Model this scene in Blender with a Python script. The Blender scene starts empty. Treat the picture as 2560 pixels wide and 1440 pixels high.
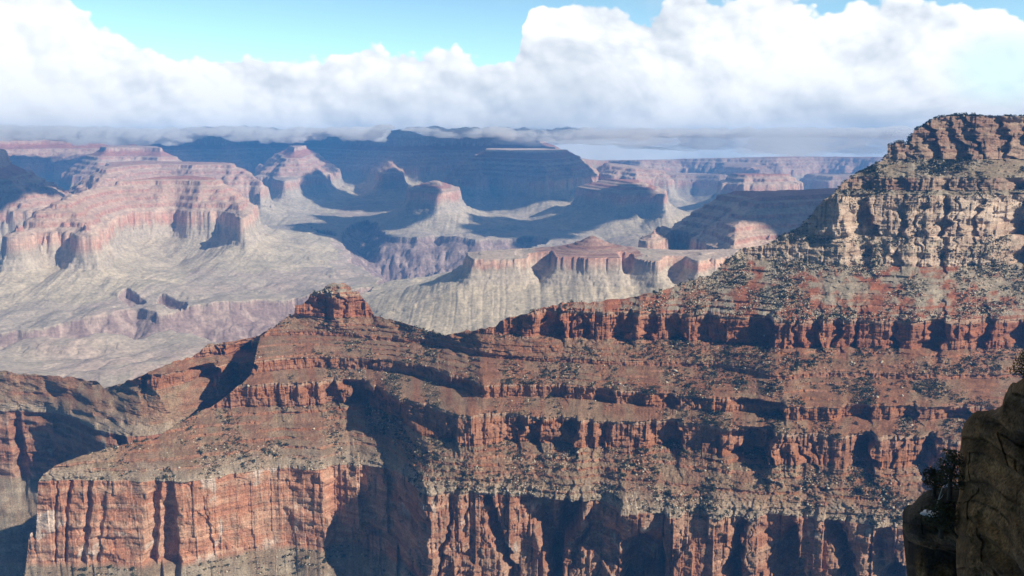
import bpy, math, random
import numpy as np

# ------------------------------------------------------------------ camera, sky, sun, exposure
SC = bpy.context.scene
COL = SC.collection
F = 2217.0                       # focal length in pixels of a 2560 px wide picture
HORIZON = 365.0                  # picture row of the horizon
TH = math.atan((720 - HORIZON) / F)
CT, ST = math.cos(TH), math.sin(TH)

cam_d = bpy.data.cameras.new('camera')
cam = bpy.data.objects.new('camera', cam_d)
COL.objects.link(cam)
cam.rotation_euler = (math.pi / 2 - TH, 0, 0)
cam_d.sensor_width = 36.0
cam_d.lens = 36.0 * F / 2560.0
cam_d.clip_start = 0.5
cam_d.clip_end = 200000
SC.camera = cam

SUN_EL = math.radians(31)
SUN_AZ = math.radians(117)       # clockwise from the view direction (+Y): to the right and behind
SUN_DIR = np.array([math.sin(SUN_AZ) * math.cos(SUN_EL), math.cos(SUN_AZ) * math.cos(SUN_EL), math.sin(SUN_EL)])
sun_d = bpy.data.lights.new('sun', 'SUN')
sun_d.energy = 5.0
sun_d.angle = math.radians(0.5)
sun_d.color = (1.0, 0.92, 0.80)
sun = bpy.data.objects.new('sun', sun_d)
COL.objects.link(sun)
sun.rotation_euler = (math.pi / 2 - SUN_EL, 0, math.pi - SUN_AZ)

SC.view_settings.view_transform = 'Standard'
SC.view_settings.look = 'None'
SC.view_settings.gamma = 1.0
SC.view_settings.exposure = 0.28
SC.cycles.max_bounces = 14
SC.cycles.diffuse_bounces = 3
SC.cycles.volume_bounces = 12
SC.cycles.transparent_max_bounces = 8


# ------------------------------------------------------------------ node helpers
class NT:
    def __init__(self, tree):
        self.t = tree
        self.n = tree.nodes
        self.l = tree.links

    def add(self, kind, **kw):
        nd = self.n.new(kind)
        for k, v in kw.items():
            setattr(nd, k, v)
        return nd

    def put(self, sock, v):
        if hasattr(v, 'is_output'):
            self.l.new(v, sock)
        else:
            sock.default_value = v

    def math(self, op, a, b=None, clamp=False):
        nd = self.add('ShaderNodeMath', operation=op)
        nd.use_clamp = clamp
        self.put(nd.inputs[0], a)
        if b is not None:
            self.put(nd.inputs[1], b)
        return nd.outputs[0]

    def mapr(self, v, a, b, c, d, smooth=False):
        nd = self.add('ShaderNodeMapRange')
        nd.interpolation_type = 'SMOOTHSTEP' if smooth else 'LINEAR'
        self.put(nd.inputs[0], v)
        for i, q in enumerate((a, b, c, d)):
            self.put(nd.inputs[1 + i], q)
        return nd.outputs[0]

    def mix(self, fac, a, b, blend='MIX'):
        nd = self.add('ShaderNodeMix', data_type='RGBA', blend_type=blend)
        self.put(nd.inputs[0], fac)
        self.put(nd.inputs[6], a)
        self.put(nd.inputs[7], b)
        return nd.outputs[2]

    def noise(self, vec, scale, detail=4, rough=0.55, dim='3D', dist=0.0, lac=2.0):
        nd = self.add('ShaderNodeTexNoise', noise_dimensions=dim)
        if vec is not None:
            self.l.new(vec, nd.inputs['Vector'])
        nd.inputs['Scale'].default_value = scale
        nd.inputs['Detail'].default_value = detail
        nd.inputs['Roughness'].default_value = rough
        nd.inputs['Lacunarity'].default_value = lac
        nd.inputs['Distortion'].default_value = dist
        return nd.outputs[0]

    def comb(self, x, y, z):
        nd = self.add('ShaderNodeCombineXYZ')
        for i, q in enumerate((x, y, z)):
            self.put(nd.inputs[i], q)
        return nd.outputs[0]

    def curve(self, v, pts):
        nd = self.add('ShaderNodeFloatCurve')
        self.put(nd.inputs[1], v)
        cu = nd.mapping.curves[0]
        pts = sorted(pts)
        cu.points[0].location = pts[0]
        cu.points[1].location = pts[-1]
        for p in pts[1:-1]:
            cu.points.new(*p)
        for p in cu.points:
            p.handle_type = 'AUTO_CLAMPED'
        nd.mapping.update()
        return nd.outputs[0]


def ray(x, y):
    """picture pixel (2560 x 1440) -> azimuth and tangent of the elevation"""
    x = np.asarray(x, float)
    y = np.asarray(y, float)
    r = (x - 1280) / F
    u = (720 - y) / F
    dy = CT + u * ST
    dz = -ST + u * CT
    rho = np.hypot(r, dy)
    return np.arctan2(r, dy), dz / rho


# ------------------------------------------------------------------ world: blue sky with a bank of cumulus
def build_world():
    w = bpy.data.worlds.new('World')
    SC.world = w
    w.use_nodes = True
    w.node_tree.nodes.clear()
    t = NT(w.node_tree)
    sky = t.add('ShaderNodeTexSky', sky_type='NISHITA')
    sky.sun_disc = False
    sky.sun_elevation = SUN_EL
    sky.sun_rotation = SUN_AZ
    sky.altitude = 2100
    sky.air_density = 1.0
    sky.dust_density = 0.6
    sky.ozone_density = 1.2
    gen = t.add('ShaderNodeTexCoord').outputs['Generated']
    sep = t.add('ShaderNodeSeparateXYZ')
    t.l.new(gen, sep.inputs[0])
    dx, dy, dz = sep.outputs
    az = t.math('ARCTAN2', dx, dy)
    el = t.math('ARCTAN2', dz, t.math('SQRT', t.math('ADD', t.math('MULTIPLY', dx, dx), t.math('MULTIPLY', dy, dy))))
    glow = t.mapr(el, 0.02, 0.5, 3.1, 0.34, True)
    away = t.mapr(t.math('ABSOLUTE', az), 0.75, 1.3, 1.0, 0.34, True)
    glow = t.math('MULTIPLY', glow, away)
    skyc = t.mix(1.0, sky.outputs[0], t.comb(t.math('MULTIPLY', glow, 0.92), t.math('MULTIPLY', glow, 1.10), t.math('MULTIPLY', glow, 1.02)), 'MULTIPLY')
    # top of the cloud bank along the azimuth
    tops = [(-400, -160), (-60, -90), (120, -40), (215, 60), (330, 112), (420, 148), (560, 128), (640, 142), (722, 178),
            (800, 150), (965, 118), (1080, 140), (1180, 142), (1275, 158), (1315, 70), (1370, 5), (1450, 8), (1500, 32),
            (1570, 14), (1630, 28), (1700, -14), (1800, 14), (1930, -2), (2020, 22), (2150, 8), (2300, 18), (2420, 6),
            (2540, 26), (2640, 60), (2900, 0)]
    A0, A1, E1 = -0.75, 0.75, 0.32
    pts = []
    for x, y in tops:
        a, te = ray(x, y)
        pts.append((float((a - A0) / (A1 - A0)), float(min(max(math.atan(te) / E1, 0), 1))))
    env = t.math('MULTIPLY', t.curve(t.mapr(az, A0, A1, 0, 1), pts), E1)
    wob = t.noise(t.comb(az, el, 1.7), 9.0, 3, 0.5)
    def height(da, de, full=True):
        """how deep inside the bank a direction lies"""
        a = t.math('ADD', az, t.math('ADD', t.math('MULTIPLY', wob, 0.03), da))
        e = t.math('ADD', t.math('MULTIPLY', el, 1.25), de)
        p = t.comb(a, e, 0.0)
        h = t.math('MULTIPLY', t.math('SUBTRACT', t.noise(p, 8.0, 5, 0.5), 0.5), 0.040)
        for sc, am in ((15.0, 0.030), (36.0, 0.016), (90.0, 0.007))[:3 if full else 2]:
            vo = t.add('ShaderNodeTexVoronoi', feature='SMOOTH_F1', voronoi_dimensions='2D')
            t.l.new(p, vo.inputs['Vector'])
            vo.inputs['Scale'].default_value = sc
            vo.inputs['Smoothness'].default_value = 0.35
            h = t.math('ADD', h, t.math('MULTIPLY', t.math('SUBTRACT', 0.45, vo.outputs[0]), am))
        return t.math('ADD', h, t.math('MULTIPLY', t.math('SUBTRACT', t.noise(p, 60.0, 5, 0.6), 0.5), 0.008))
    h0 = height(0.0, 0.0)
    h1 = height(0.006, 0.008, False)
    dens = t.math('ADD', t.math('SUBTRACT', env, el), h0)
    mask = t.mapr(dens, -0.0025, 0.0035, 0, 1, True)
    # blue hole low on the right and a thin veil high up
    n3 = t.noise(t.comb(t.math('MULTIPLY', az, 0.5), el, 3.3), 9.0, 6, 0.6)
    ha, hte = ray(2500, 170)
    hd = t.math('ADD', t.math('POWER', t.math('DIVIDE', t.math('SUBTRACT', az, float(ha)), 0.055), 2.0),
                t.math('POWER', t.math('DIVIDE', t.math('SUBTRACT', el, float(math.atan(hte))), 0.04), 2.0))
    hole = t.math('MULTIPLY', t.mapr(t.math('ADD', hd, t.math('MULTIPLY', n3, 1.6)), 0.8, 2.0, 0.45, 0, True), 1.0)
    mask = t.math('MULTIPLY', mask, t.math('SUBTRACT', 1.0, hole))
    veil = t.mapr(t.math('ADD', n3, t.math('MULTIPLY', t.math('SUBTRACT', el, 0.16), 1.5)), 0.5, 0.95, 0.0, 0.5, True)
    mask = t.math('MAXIMUM', mask, veil)
    # soft light and grey inside the bank
    g1 = t.noise(t.comb(az, t.math('MULTIPLY', el, 1.9), 7.1), 6.0, 6, 0.55, dist=0.5)
    relief = t.math('MULTIPLY', t.math('SUBTRACT', h0, h1), 34.0)
    fade = t.mapr(dens, 0.0, 0.12, 1.0, 0.35)
    relief = t.math('MULTIPLY', relief, fade)
    low = t.mapr(el, 0.0, 0.10, 1.0, 0.0, True)
    band = t.mapr(az, -0.1, 0.12, 0.72, 1.0, True)
    grey = t.math('MULTIPLY', t.math('ADD', t.mapr(g1, 0.42, 0.66, 0.0, 0.62, True), t.math('MULTIPLY', low, 0.12)), band)
    grey = t.math('SUBTRACT', grey, relief, True)
    cc = t.mix(grey, (18.2, 18.4, 18.5, 1), (9.6, 10.8, 12.2, 1))
    inview = t.mapr(t.math('ABSOLUTE', az), 0.72, 1.0, 1.0, 0.0, True)
    mask = t.math('MULTIPLY', mask, inview)
    col = t.mix(mask, skyc, cc)
    bg = t.add('ShaderNodeBackground')
    t.l.new(col, bg.inputs[0])
    bg.inputs[1].default_value = 0.055
    out = t.add('ShaderNodeOutputWorld')
    t.l.new(bg.outputs[0], out.inputs[0])


build_world()


# ------------------------------------------------------------------ noise in numpy
def _h(ix, iy, seed):
    h = (ix.astype(np.int64) * 374761393 + iy.astype(np.int64) * 668265263 + seed * 1442695041) & 0xFFFFFFFF
    h = ((h ^ (h >> 13)) * 1274126177) & 0xFFFFFFFF
    h = ((h ^ (h >> 16)) * 2246822519) & 0xFFFFFFFF
    return ((h ^ (h >> 13)) & 0xFFFFFF).astype(np.float32) / np.float32(0xFFFFFF)


def vn(x, y, seed=0):
    """value noise in -1..1"""
    x, y = np.broadcast_arrays(np.asarray(x, np.float32), np.asarray(y, np.float32))
    ix = np.floor(x)
    iy = np.floor(y)
    fx = x - ix
    fy = y - iy
    fx = fx * fx * fx * (fx * (fx * 6 - 15) + 10)
    fy = fy * fy * fy * (fy * (fy * 6 - 15) + 10)
    ix = ix.astype(np.int64)
    iy = iy.astype(np.int64)
    a = _h(ix, iy, seed)
    b = _h(ix + 1, iy, seed)
    c = _h(ix, iy + 1, seed)
    d = _h(ix + 1, iy + 1, seed)
    return (a + (b - a) * fx + (c - a) * fy + (a - b - c + d) * fx * fy) * 2 - 1


def fbm(x, y, o=4, seed=0, g=0.5):
    s = 0.0
    a = 1.0
    n = 0.0
    for i in range(o):
        s = s + a * vn(x, y, seed + i * 17)
        n += a
        a *= g
        x, y = 1.6 * x + 1.2 * y + 3.7, -1.2 * x + 1.6 * y + 9.1
    return s / n * 1.35


def afbm(x, y, o=4, seed=0, g=0.5):
    """fbm whose octaves keep their axes (for layered rock)"""
    s = 0.0
    a = 1.0
    n = 0.0
    for i in range(o):
        s = s + a * vn(x, y, seed + i * 17)
        n += a
        a *= g
        x, y = 2.03 * x + 3.7, 2.03 * y + 9.1
    return s / n * 1.35


def ridged(x, y, o=3, seed=0, g=0.5):
    s = 0.0
    a = 1.0
    n = 0.0
    for i in range(o):
        s = s + a * (1 - np.abs(vn(x, y, seed + i * 17)))
        n += a
        a *= g
        x, y = 2.03 * x + 3.7, 2.03 * y + 9.1
    return s / n


def blocks(s, z, w, hgt, seed):
    """rectangular joint blocks: a random offset per cell"""
    row = np.floor(z / hgt + 0.35 * vn(s / (w * 3), z * 0 + 1.5, seed + 5))
    c = np.floor(s / w + _h(row, row * 0, seed) * 3.0 + 0.3 * vn(s / w * 0.7, z / hgt * 0.4, seed + 9))
    return _h(c, row, seed + 2) * 2 - 1


def sstep(a, b, x):
    t = np.clip((x - a) / (b - a), 0, 1)
    return t * t * (3 - 2 * t)


def lerp_col(a, b, t):
    return a + (b - a) * t[..., None]


def C3(*v):
    return np.array(v, np.float32)


# ------------------------------------------------------------------ meshes and tags
def tag(o, label=None, cat=None, group=None, kind=None):
    if label:
        o['label'] = label
    if cat:
        o['category'] = cat
    if group:
        o['group'] = group
    if kind:
        o['kind'] = kind
    return o


def mesh_from(name, V, Q, mat, col=None, smooth=True, tri=False):
    me = bpy.data.meshes.new(name)
    V = np.ascontiguousarray(V, np.float32)
    Q = np.ascontiguousarray(Q, np.int32)
    k = Q.shape[1]
    me.vertices.add(len(V))
    me.vertices.foreach_set('co', V.ravel())
    me.loops.add(Q.size)
    me.loops.foreach_set('vertex_index', Q.ravel())
    me.polygons.add(len(Q))
    me.polygons.foreach_set('loop_start', np.arange(0, Q.size, k, dtype=np.int32))
    me.polygons.foreach_set('loop_total', np.full(len(Q), k, np.int32))
    if smooth:
        me.polygons.foreach_set('use_smooth', np.ones(len(Q), bool))
    me.update(calc_edges=True)
    if col is not None:
        at = me.attributes.new('rock', 'FLOAT_COLOR', 'POINT')
        c4 = np.ones((len(V), 4), np.float32)
        c4[:, :3] = col
        at.data.foreach_set('color', c4.ravel())
    me.materials.append(mat)
    return me


def link(name, me, parent=None):
    o = bpy.data.objects.new(name, me)
    COL.objects.link(o)
    if parent is not None:
        o.parent = parent
    return o


def grid_quads(nr, nc, keep=None):
    i = np.arange(nr - 1)[:, None] * nc + np.arange(nc - 1)[None, :]
    q = np.stack([i, i + 1, i + 1 + nc, i + nc], -1).reshape(-1, 4)
    if keep is not None:
        q = q[keep.reshape(-1)]
    return q


def compact(V, Q, col):
    used = np.zeros(len(V), bool)
    used[Q.ravel()] = True
    idx = np.cumsum(used) - 1
    return V[used], idx[Q], (None if col is None else col[used])


# ------------------------------------------------------------------ materials
def rock_material(name, s_fine, s_mid, bump, bump_dist, contrast=0.5, strata=0.0):
    m = bpy.data.materials.new(name)
    m.use_nodes = True
    t = NT(m.node_tree)
    bs = t.n['Principled BSDF']
    bs.inputs['Roughness'].default_value = 0.95
    bs.inputs['Specular IOR Level'].default_value = 0.1
    at = t.add('ShaderNodeAttribute', attribute_name='rock')
    pos = t.add('ShaderNodeNewGeometry').outputs['Position']
    a = t.noise(pos, s_fine, 5, 0.65)
    b = t.noise(pos, s_mid, 4, 0.6)
    f = t.mapr(a, 0.3, 0.7, 1 - contrast, 1 + contrast)
    g = t.mapr(b, 0.3, 0.7, 1 - contrast * 0.5, 1 + contrast * 0.5)
    c = t.mix(1.0, at.outputs['Color'], t.comb(f, f, f), 'MULTIPLY')
    c = t.mix(1.0, c, t.comb(g, g, g), 'MULTIPLY')
    if strata > 0:
        sp = t.add('ShaderNodeSeparateXYZ')
        t.l.new(pos, sp.inputs[0])
        lay = t.noise(t.comb(t.math('MULTIPLY', sp.outputs[0], 0.004), t.math('MULTIPLY', sp.outputs[1], 0.004), t.math('MULTIPLY', sp.outputs[2], 0.16)), 1.0, 4, 0.7)
        h = t.mapr(lay, 0.35, 0.65, 1 - strata, 1 + strata)
        c = t.mix(1.0, c, t.comb(h, h, h), 'MULTIPLY')
    t.l.new(c, bs.inputs['Base Color'])
    bp = t.add('ShaderNodeBump')
    bp.inputs['Strength'].default_value = bump
    bp.inputs['Distance'].default_value = bump_dist
    t.l.new(a, bp.inputs['Height'])
    t.l.new(bp.outputs[0], bs.inputs['Normal'])
    return m


M_NEAR = rock_material('layered_red_rock', 0.35, 0.05, 0.8, 1.8, 0.45, 0.11)
M_FAR = rock_material('hazy_canyon_rock', 0.06, 0.012, 0.6, 6.0, 0.30, 0.08)


# ------------------------------------------------------------------ curtains of layered cliffs
def line(az, pts):
    p = np.array(pts, float)
    a, te = ray(p[:, 0], p[:, 1])
    o = np.argsort(a)
    return np.interp(az, a[o], te[o])


def alcoves(az, y, lst):
    """recesses whose left wall turns away from the sun: (x0, x1, depth in metres)"""
    out = np.zeros_like(az)
    for x0, x1, dep in lst:
        a0 = ray(x0, y)[0]
        a1 = ray(x1, y)[0]
        t = (az - a0) / (a1 - a0)
        f = np.where((t > 0) & (t < 1), sstep(0, 0.75, t) * (1 - sstep(0.93, 1.0, t)), 0)
        out = np.maximum(out, f * dep)
    return out


def curtain(az, zl, rl, bands, crest_te, relief, colour, back):
    """zl, rl: heights and range arrays of the strata lines, bottom to top; bands: (rows, cliff 0..1, ledges, ledge strength)"""
    n = len(az)
    R, Z, B, T, LM = [], [], [], [], []
    s0 = az * 1750.0
    for k, (rows, cl, M, c) in enumerate(bands):
        tt = np.linspace(0, 1, rows, endpoint=(k == len(bands) - 1))
        for t in tt:
            z = zl[k] + (zl[k + 1] - zl[k]) * t
            q = t * M + 0.25 * vn(s0 / 90.0, np.full(n, k * 3.3 + 0.5), 31)
            fl = np.floor(q)
            p = q - fl
            g = np.where(p < 0.42, p / 0.42 * 0.06, 0.06 + 0.94 * (p - 0.42) / 0.58)
            cc = c * np.clip(0.75 + 0.6 * vn(s0 / 60.0, fl * 7.7 + k * 13, 33), 0, 1)
            lf = (fl + p * (1 - cc) + g * cc - 0.25 * vn(s0 / 90.0, np.full(n, k * 3.3 + 0.5), 31)) / M
            aj = az + (11 * vn(s0 / 42, np.full(n, z / 24.0), 35) + 5 * vn(s0 / 14, np.full(n, z / 9.0), 36)) / 1750.0
            ra, rb = np.interp(aj, az, rl[k]), np.interp(aj, az, rl[k + 1])
            R.append(ra + (rb - ra) * lf)
            Z.append(np.full(n, z))
            B.append(k)
            T.append(t)
            LM.append(np.where(p < 0.42, sstep(0.25, 0.6, cc), 0.0))
    R = np.array(R)
    Z = np.array(Z)
    B = np.array(B)[:, None] * np.ones((1, n), int)
    T = np.array(T)[:, None] * np.ones((1, n))
    s = s0[None, :] * np.ones((len(R), 1))
    cliff = np.array([b[1] for b in bands])[B]
    LM = np.array(LM)
    cliff = np.maximum(cliff, 0.85 * LM)
    R = R + relief(s, Z, B, T, cliff, az)
    col = colour(s, Z, B, T, LM, az, R)
    te = Z / R
    above = te > crest_te[None, :]
    idx = np.where(above.any(0), above.argmax(0), len(R) - 1)
    ii = np.arange(len(R))[:, None]
    nb = len(back)
    j = ii - idx[None, :]
    cols = np.arange(n)
    pi = np.maximum(idx - 1, 0)
    t0, t1 = te[pi, cols], te[idx, cols]
    w = np.clip((crest_te - t0) / np.where(np.abs(t1 - t0) < 1e-9, 1, t1 - t0), 0, 1)
    rc = R[pi, cols] + (R[idx, cols] - R[pi, cols]) * w
    zc = Z[pi, cols] + (Z[idx, cols] - Z[pi, cols]) * w
    # room for the back rows
    extra = nb
    R = np.concatenate([R, np.repeat(R[-1:], extra, 0)])
    Z = np.concatenate([Z, np.repeat(Z[-1:], extra, 0)])
    col = np.concatenate([col, np.repeat(col[-1:], extra, 0)])
    ii = np.arange(len(R))[:, None]
    j = np.clip(ii - idx[None, :], -1, nb - 1)
    bk = np.array(back, float)
    on = j >= 0
    jj = np.maximum(j, 0)
    R = np.where(on, rc[None, :] + bk[jj, 0], R)
    Z = np.where(on, np.minimum(zc[None, :], zc[None, :] + bk[jj, 1]), Z)
    ctop = col[np.maximum(idx - 1, 0), cols]
    col = np.where(on[..., None], ctop[None], col)
    keep = ((ii - idx[None, :]) < nb - 1)[:-1]
    keep = keep[:, :-1] & keep[:, 1:]
    V = np.stack([R * np.sin(az)[None, :], R * np.cos(az)[None, :], Z], -1)
    return V, keep, col, idx


def to_mesh(name, V, keep, col, mat, smooth=True):
    nr, nc = V.shape[:2]
    Q = grid_quads(nr, nc, keep)
    v, q, c = compact(V.reshape(-1, 3), Q, col.reshape(-1, 3))
    return mesh_from(name, v, q, mat, c, smooth)


BACK = [(0, 0), (6, -1), (16, -5), (40, -22), (90, -60), (180, -130), (320, -240), (520, -400), (800, -620), (1000, -760)]

# colours of the strata (base colours, sunlit or not)
RW = C3(.58, .27, .162)
RWP = C3(.71, .44, .295)
SUP = C3(.42, .18, .092)
SUPD = C3(.33, .155, .095)
HER = C3(.40, .150, .080)
COC = C3(.60, .46, .32)
KAI = C3(.50, .36, .26)
PALE = C3(.50, .43, .33)
TAL = C3(.34, .215, .135)
OLV = C3(.25, .205, .125)

N_A = 1750
azA = np.linspace(float(ray(40, 1300)[0]), float(ray(2680, 700)[0]), N_A)
LA = {
    'RWt': [(40, 1206), (95, 1206), (200, 1207), (365, 1206), (440, 1206), (530, 1195), (640, 1178), (720, 1170), (800, 1176), (830, 1164), (870, 1164), (930, 1171), (962, 1180), (990, 1193), (1018, 1212), (1044, 1236), (1072, 1254), (1130, 1249), (1250, 1259), (1300, 1256), (1400, 1262), (1500, 1258), (1550, 1282), (1600, 1290), (1700, 1295), (1800, 1300), (1890, 1305), (2000, 1302), (2180, 1310), (2400, 1330), (2700, 1350)],
    'S1b': [(40, 1100), (300, 1060), (540, 1020), (640, 1018), (700, 1012), (800, 1008), (860, 1005), (930, 1014), (962, 1026), (988, 1044), (1012, 1064), (1046, 1084), (1100, 1102), (1140, 1114), (1175, 1120), (1240, 1112), (1360, 1106), (1440, 1120), (1600, 1112), (1700, 1120), (1780, 1128), (1850, 1150), (1930, 1165), (2000, 1162), (2110, 1165), (2300, 1165), (2400, 1190), (2700, 1200)],
    'S1t': [(40, 1080), (300, 1030), (560, 985), (620, 971), (700, 968), (800, 965), (860, 965), (930, 978), (980, 990), (1012, 1002), (1050, 1011), (1100, 1022), (1140, 1036), (1175, 1042), (1200, 1036), (1400, 1046), (1600, 1056), (1780, 1064), (1850, 1078), (1950, 1085), (2050, 1085), (2280, 1085), (2400, 1100), (2700, 1110)],
    'S2t': [(40, 980), (560, 910), (630, 905), (700, 897), (790, 890), (860, 893), (930, 898), (1000, 905), (1050, 918), (1100, 932), (1150, 945), (1180, 955), (1205, 964), (1300, 960), (1420, 965), (1540, 975), (1690, 985), (1750, 990), (1870, 1003), (1960, 1017), (2090, 1020), (2110, 1012), (2250, 1016), (2400, 1016), (2700, 1020)],
    'S3t': [(40, 870), (680, 830), (760, 828), (900, 835), (1000, 845), (1060, 850), (1130, 862), (1200, 880), (1300, 890), (1400, 895), (1500, 900), (1700, 905), (1790, 908), (1850, 920), (1950, 938), (2050, 930), (2300, 935), (2700, 935)],
    'ESb': [(40, 800), (730, 786), (850, 794), (930, 790), (1000, 800), (1130, 832), (1240, 836), (1400, 843), (1600, 848), (1780, 852), (1850, 864), (1960, 870), (2230, 866), (2340, 878), (2440, 874), (2700, 870)],
    'ESt': [(40, 745), (730, 735), (930, 738), (1130, 785), (1260, 788), (1400, 781), (1500, 785), (1600, 790), (1700, 795), (1800, 800), (1930, 808), (2000, 804), (2220, 804), (2340, 804), (2440, 798), (2700, 800)],
    'CCb': [(40, 640), (1700, 645), (1880, 650), (2000, 655), (2080, 662), (2190, 662), (2280, 665), (2450, 665), (2700, 655)],
}
ZA = {'bot': -1150, 'RWb': -771, 'RWt': -620, 'S1b': -548, 'S1t': -500, 'S2b': -486, 'S2t': -462, 'S3b': -436, 'S3t': -428, 'ESb': -395, 'ESt': -340,
      'CCb': -255, 'CCm': -196, 'CCt': -108, 'TWb': -97, 'TWt': -70, 'KBb': -30, 'KBt': 68, 'top': 72}
rA = {k: ZA[k] / line(azA, LA[k]) for k in LA}
alc = {
    'RW': alcoves(azA, 1330, [(134, 145, 9), (163, 174, 11), (204, 228, 10), (240, 262, 6), (362, 402, 26), (385, 446, 30), (505, 522, 4), (1100, 1120, 14), (1150, 1172, 8), (1216, 1258, 26), (1330, 1424, 66), (1436, 1456, 12), (1512, 1668, 92), (1800, 1866, 46), (1904, 2012, 60), (2096, 2142, 34), (2164, 2275, 70), (2320, 2400, 50)]),
    'S1': alcoves(azA, 1090, [(815, 849, 26), (856, 930, 58), (944, 962, 12), (1004, 1146, 26), (1240, 1300, 20), (1300, 1352, 26), (1362, 1444, 44), (1490, 1520, 14), (1620, 1702, 44), (1776, 1936, 95), (1950, 1966, 10), (1992, 2016, 14), (2030, 2048, 12), (2100, 2190, 62), (2228, 2246, 14), (2285, 2340, 46), (2400, 2470, 40)]),
    'S2': alcoves(azA, 990, [(560, 634, 40), (780, 830, 12), (905, 935, 14), (1000, 1192, 40), (1320, 1416, 26), (1464, 1532, 24), (1558, 1604, 18), (1636, 1688, 26), (1776, 1972, 62), (2092, 2178, 40), (2226, 2296, 30), (2330, 2420, 30)]),
    'ES': alcoves(azA, 825, [(1262, 1304, 14), (1316, 1406, 52), (1416, 1436, 12), (1450, 1478, 18), (1528, 1580, 40), (1596, 1638, 34), (1650, 1700, 32), (1740, 1776, 20), (1782, 1932, 80), (1975, 1996, 18), (2012, 2056, 36), (2074, 2104, 24), (2120, 2150, 26), (2226, 2250, 18), (2280, 2362, 66), (2430, 2474, 34), (2500, 2600, 50), (800, 822, 14), (845, 866, 10)]),
    'CC': alcoves(azA, 560, [(2100, 2186, 48), (2226, 2262, 24), (2280, 2302, 14), (2330, 2372, 32), (2386, 2400, 12), (2420, 2446, 24), (2476, 2580, 66), (2600, 2660, 40)]),
    'KB': alcoves(azA, 350, [(2244, 2272, 10), (2302, 2336, 26), (2340, 2400, 26), (2404, 2436, 18), (2450, 2520, 26), (2526, 2580, 24)]),
}
rA['S1b'] = np.maximum(rA['S1b'], rA['RWt'] + 30)
rA['S1t'] = np.maximum(rA['S1t'], rA['S1b'] + 8)
rA['S2t'] = np.maximum(rA['S2t'], rA['S1t'] + 14)
rA['S2b'] = rA['S2t'] - 4
rA['S3t'] = np.maximum(rA['S3t'], rA['S2t'] + 20)
rA['S3b'] = rA['S3t'] - 3
rA['ESb'] = np.maximum(rA['ESb'], rA['S3t'] + 20)
rA['ESt'] = np.maximum(rA['ESt'], rA['ESb'] + 6)
rA['ESt'] = np.minimum(rA['ESt'], rA['ESb'] + 30)
rA['CCb'] = np.maximum(rA['CCb'], rA['ESt'] + 60)
rA['RWb'] = rA['RWt'] - 20
rA['bot'] = rA['RWb'] - 520
rA['CCm'] = rA['CCb'] + 46
rA['CCt'] = rA['CCb'] + 84
rA['TWb'] = rA['CCt'] + 16
rA['TWt'] = rA['TWb'] + 8
rA['KBb'] = rA['TWt'] + 66
rA['KBt'] = rA['KBb'] + 26
rA['top'] = rA['KBt'] + 260
ORD = ['bot', 'RWb', 'RWt', 'S1b', 'S1t', 'S2b', 'S2t', 'S3b', 'S3t', 'ESb', 'ESt', 'CCb', 'CCm', 'CCt', 'TWb', 'TWt', 'KBb', 'KBt', 'top']
BANDS = [  # rows, cliff, ledges, ledge strength
    (60, 0.25, 12, 0.7), (200, 1.0, 3, 0.3), (130, 0.12, 7, 0.75), (100, 0.9, 6, 0.9), (24, 0.1, 2, 0.3), (44, 1.0, 1, 0.1), (64, 0.08, 4, 0.7), (14, 1.0, 1, 0),
    (54, 0.08, 4, 0.75), (95, 0.9, 3, 0.75), (140, 0.15, 9, 0.8), (70, 0.6, 3, 0.5), (110, 0.95, 3, 0.4), (24, 0.2, 2, 0.3), (44, 1.0, 2, 0.4), (80, 0.12, 4, 0.4),
    (140, 0.95, 8, 0.9), (16, 0, 1, 0)]


ALC_A = {1: alc['RW'], 3: alc['S1'] * 0.8, 5: alc['S2'] * 0.7, 9: alc['ES'] * 0.75, 11: alc['CC'] * 0.4, 12: alc['CC'] * 0.75, 14: alc['CC'] * 0.4, 16: alc['KB'] * 0.65}
# amplitude of the buttresses (m) and their width, per cliff band
CLB_A = {1: (30, 105), 3: (15, 44), 5: (5, 20), 7: (2, 14), 9: (13, 44), 11: (7, 40), 12: (15, 52), 14: (6, 30), 16: (8, 50)}


def smoothface(s):
    """the great cliff on the left of the ridge is a smooth plane"""
    return 0.30 + 0.70 * sstep(-420.0, -250.0, s)


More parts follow.
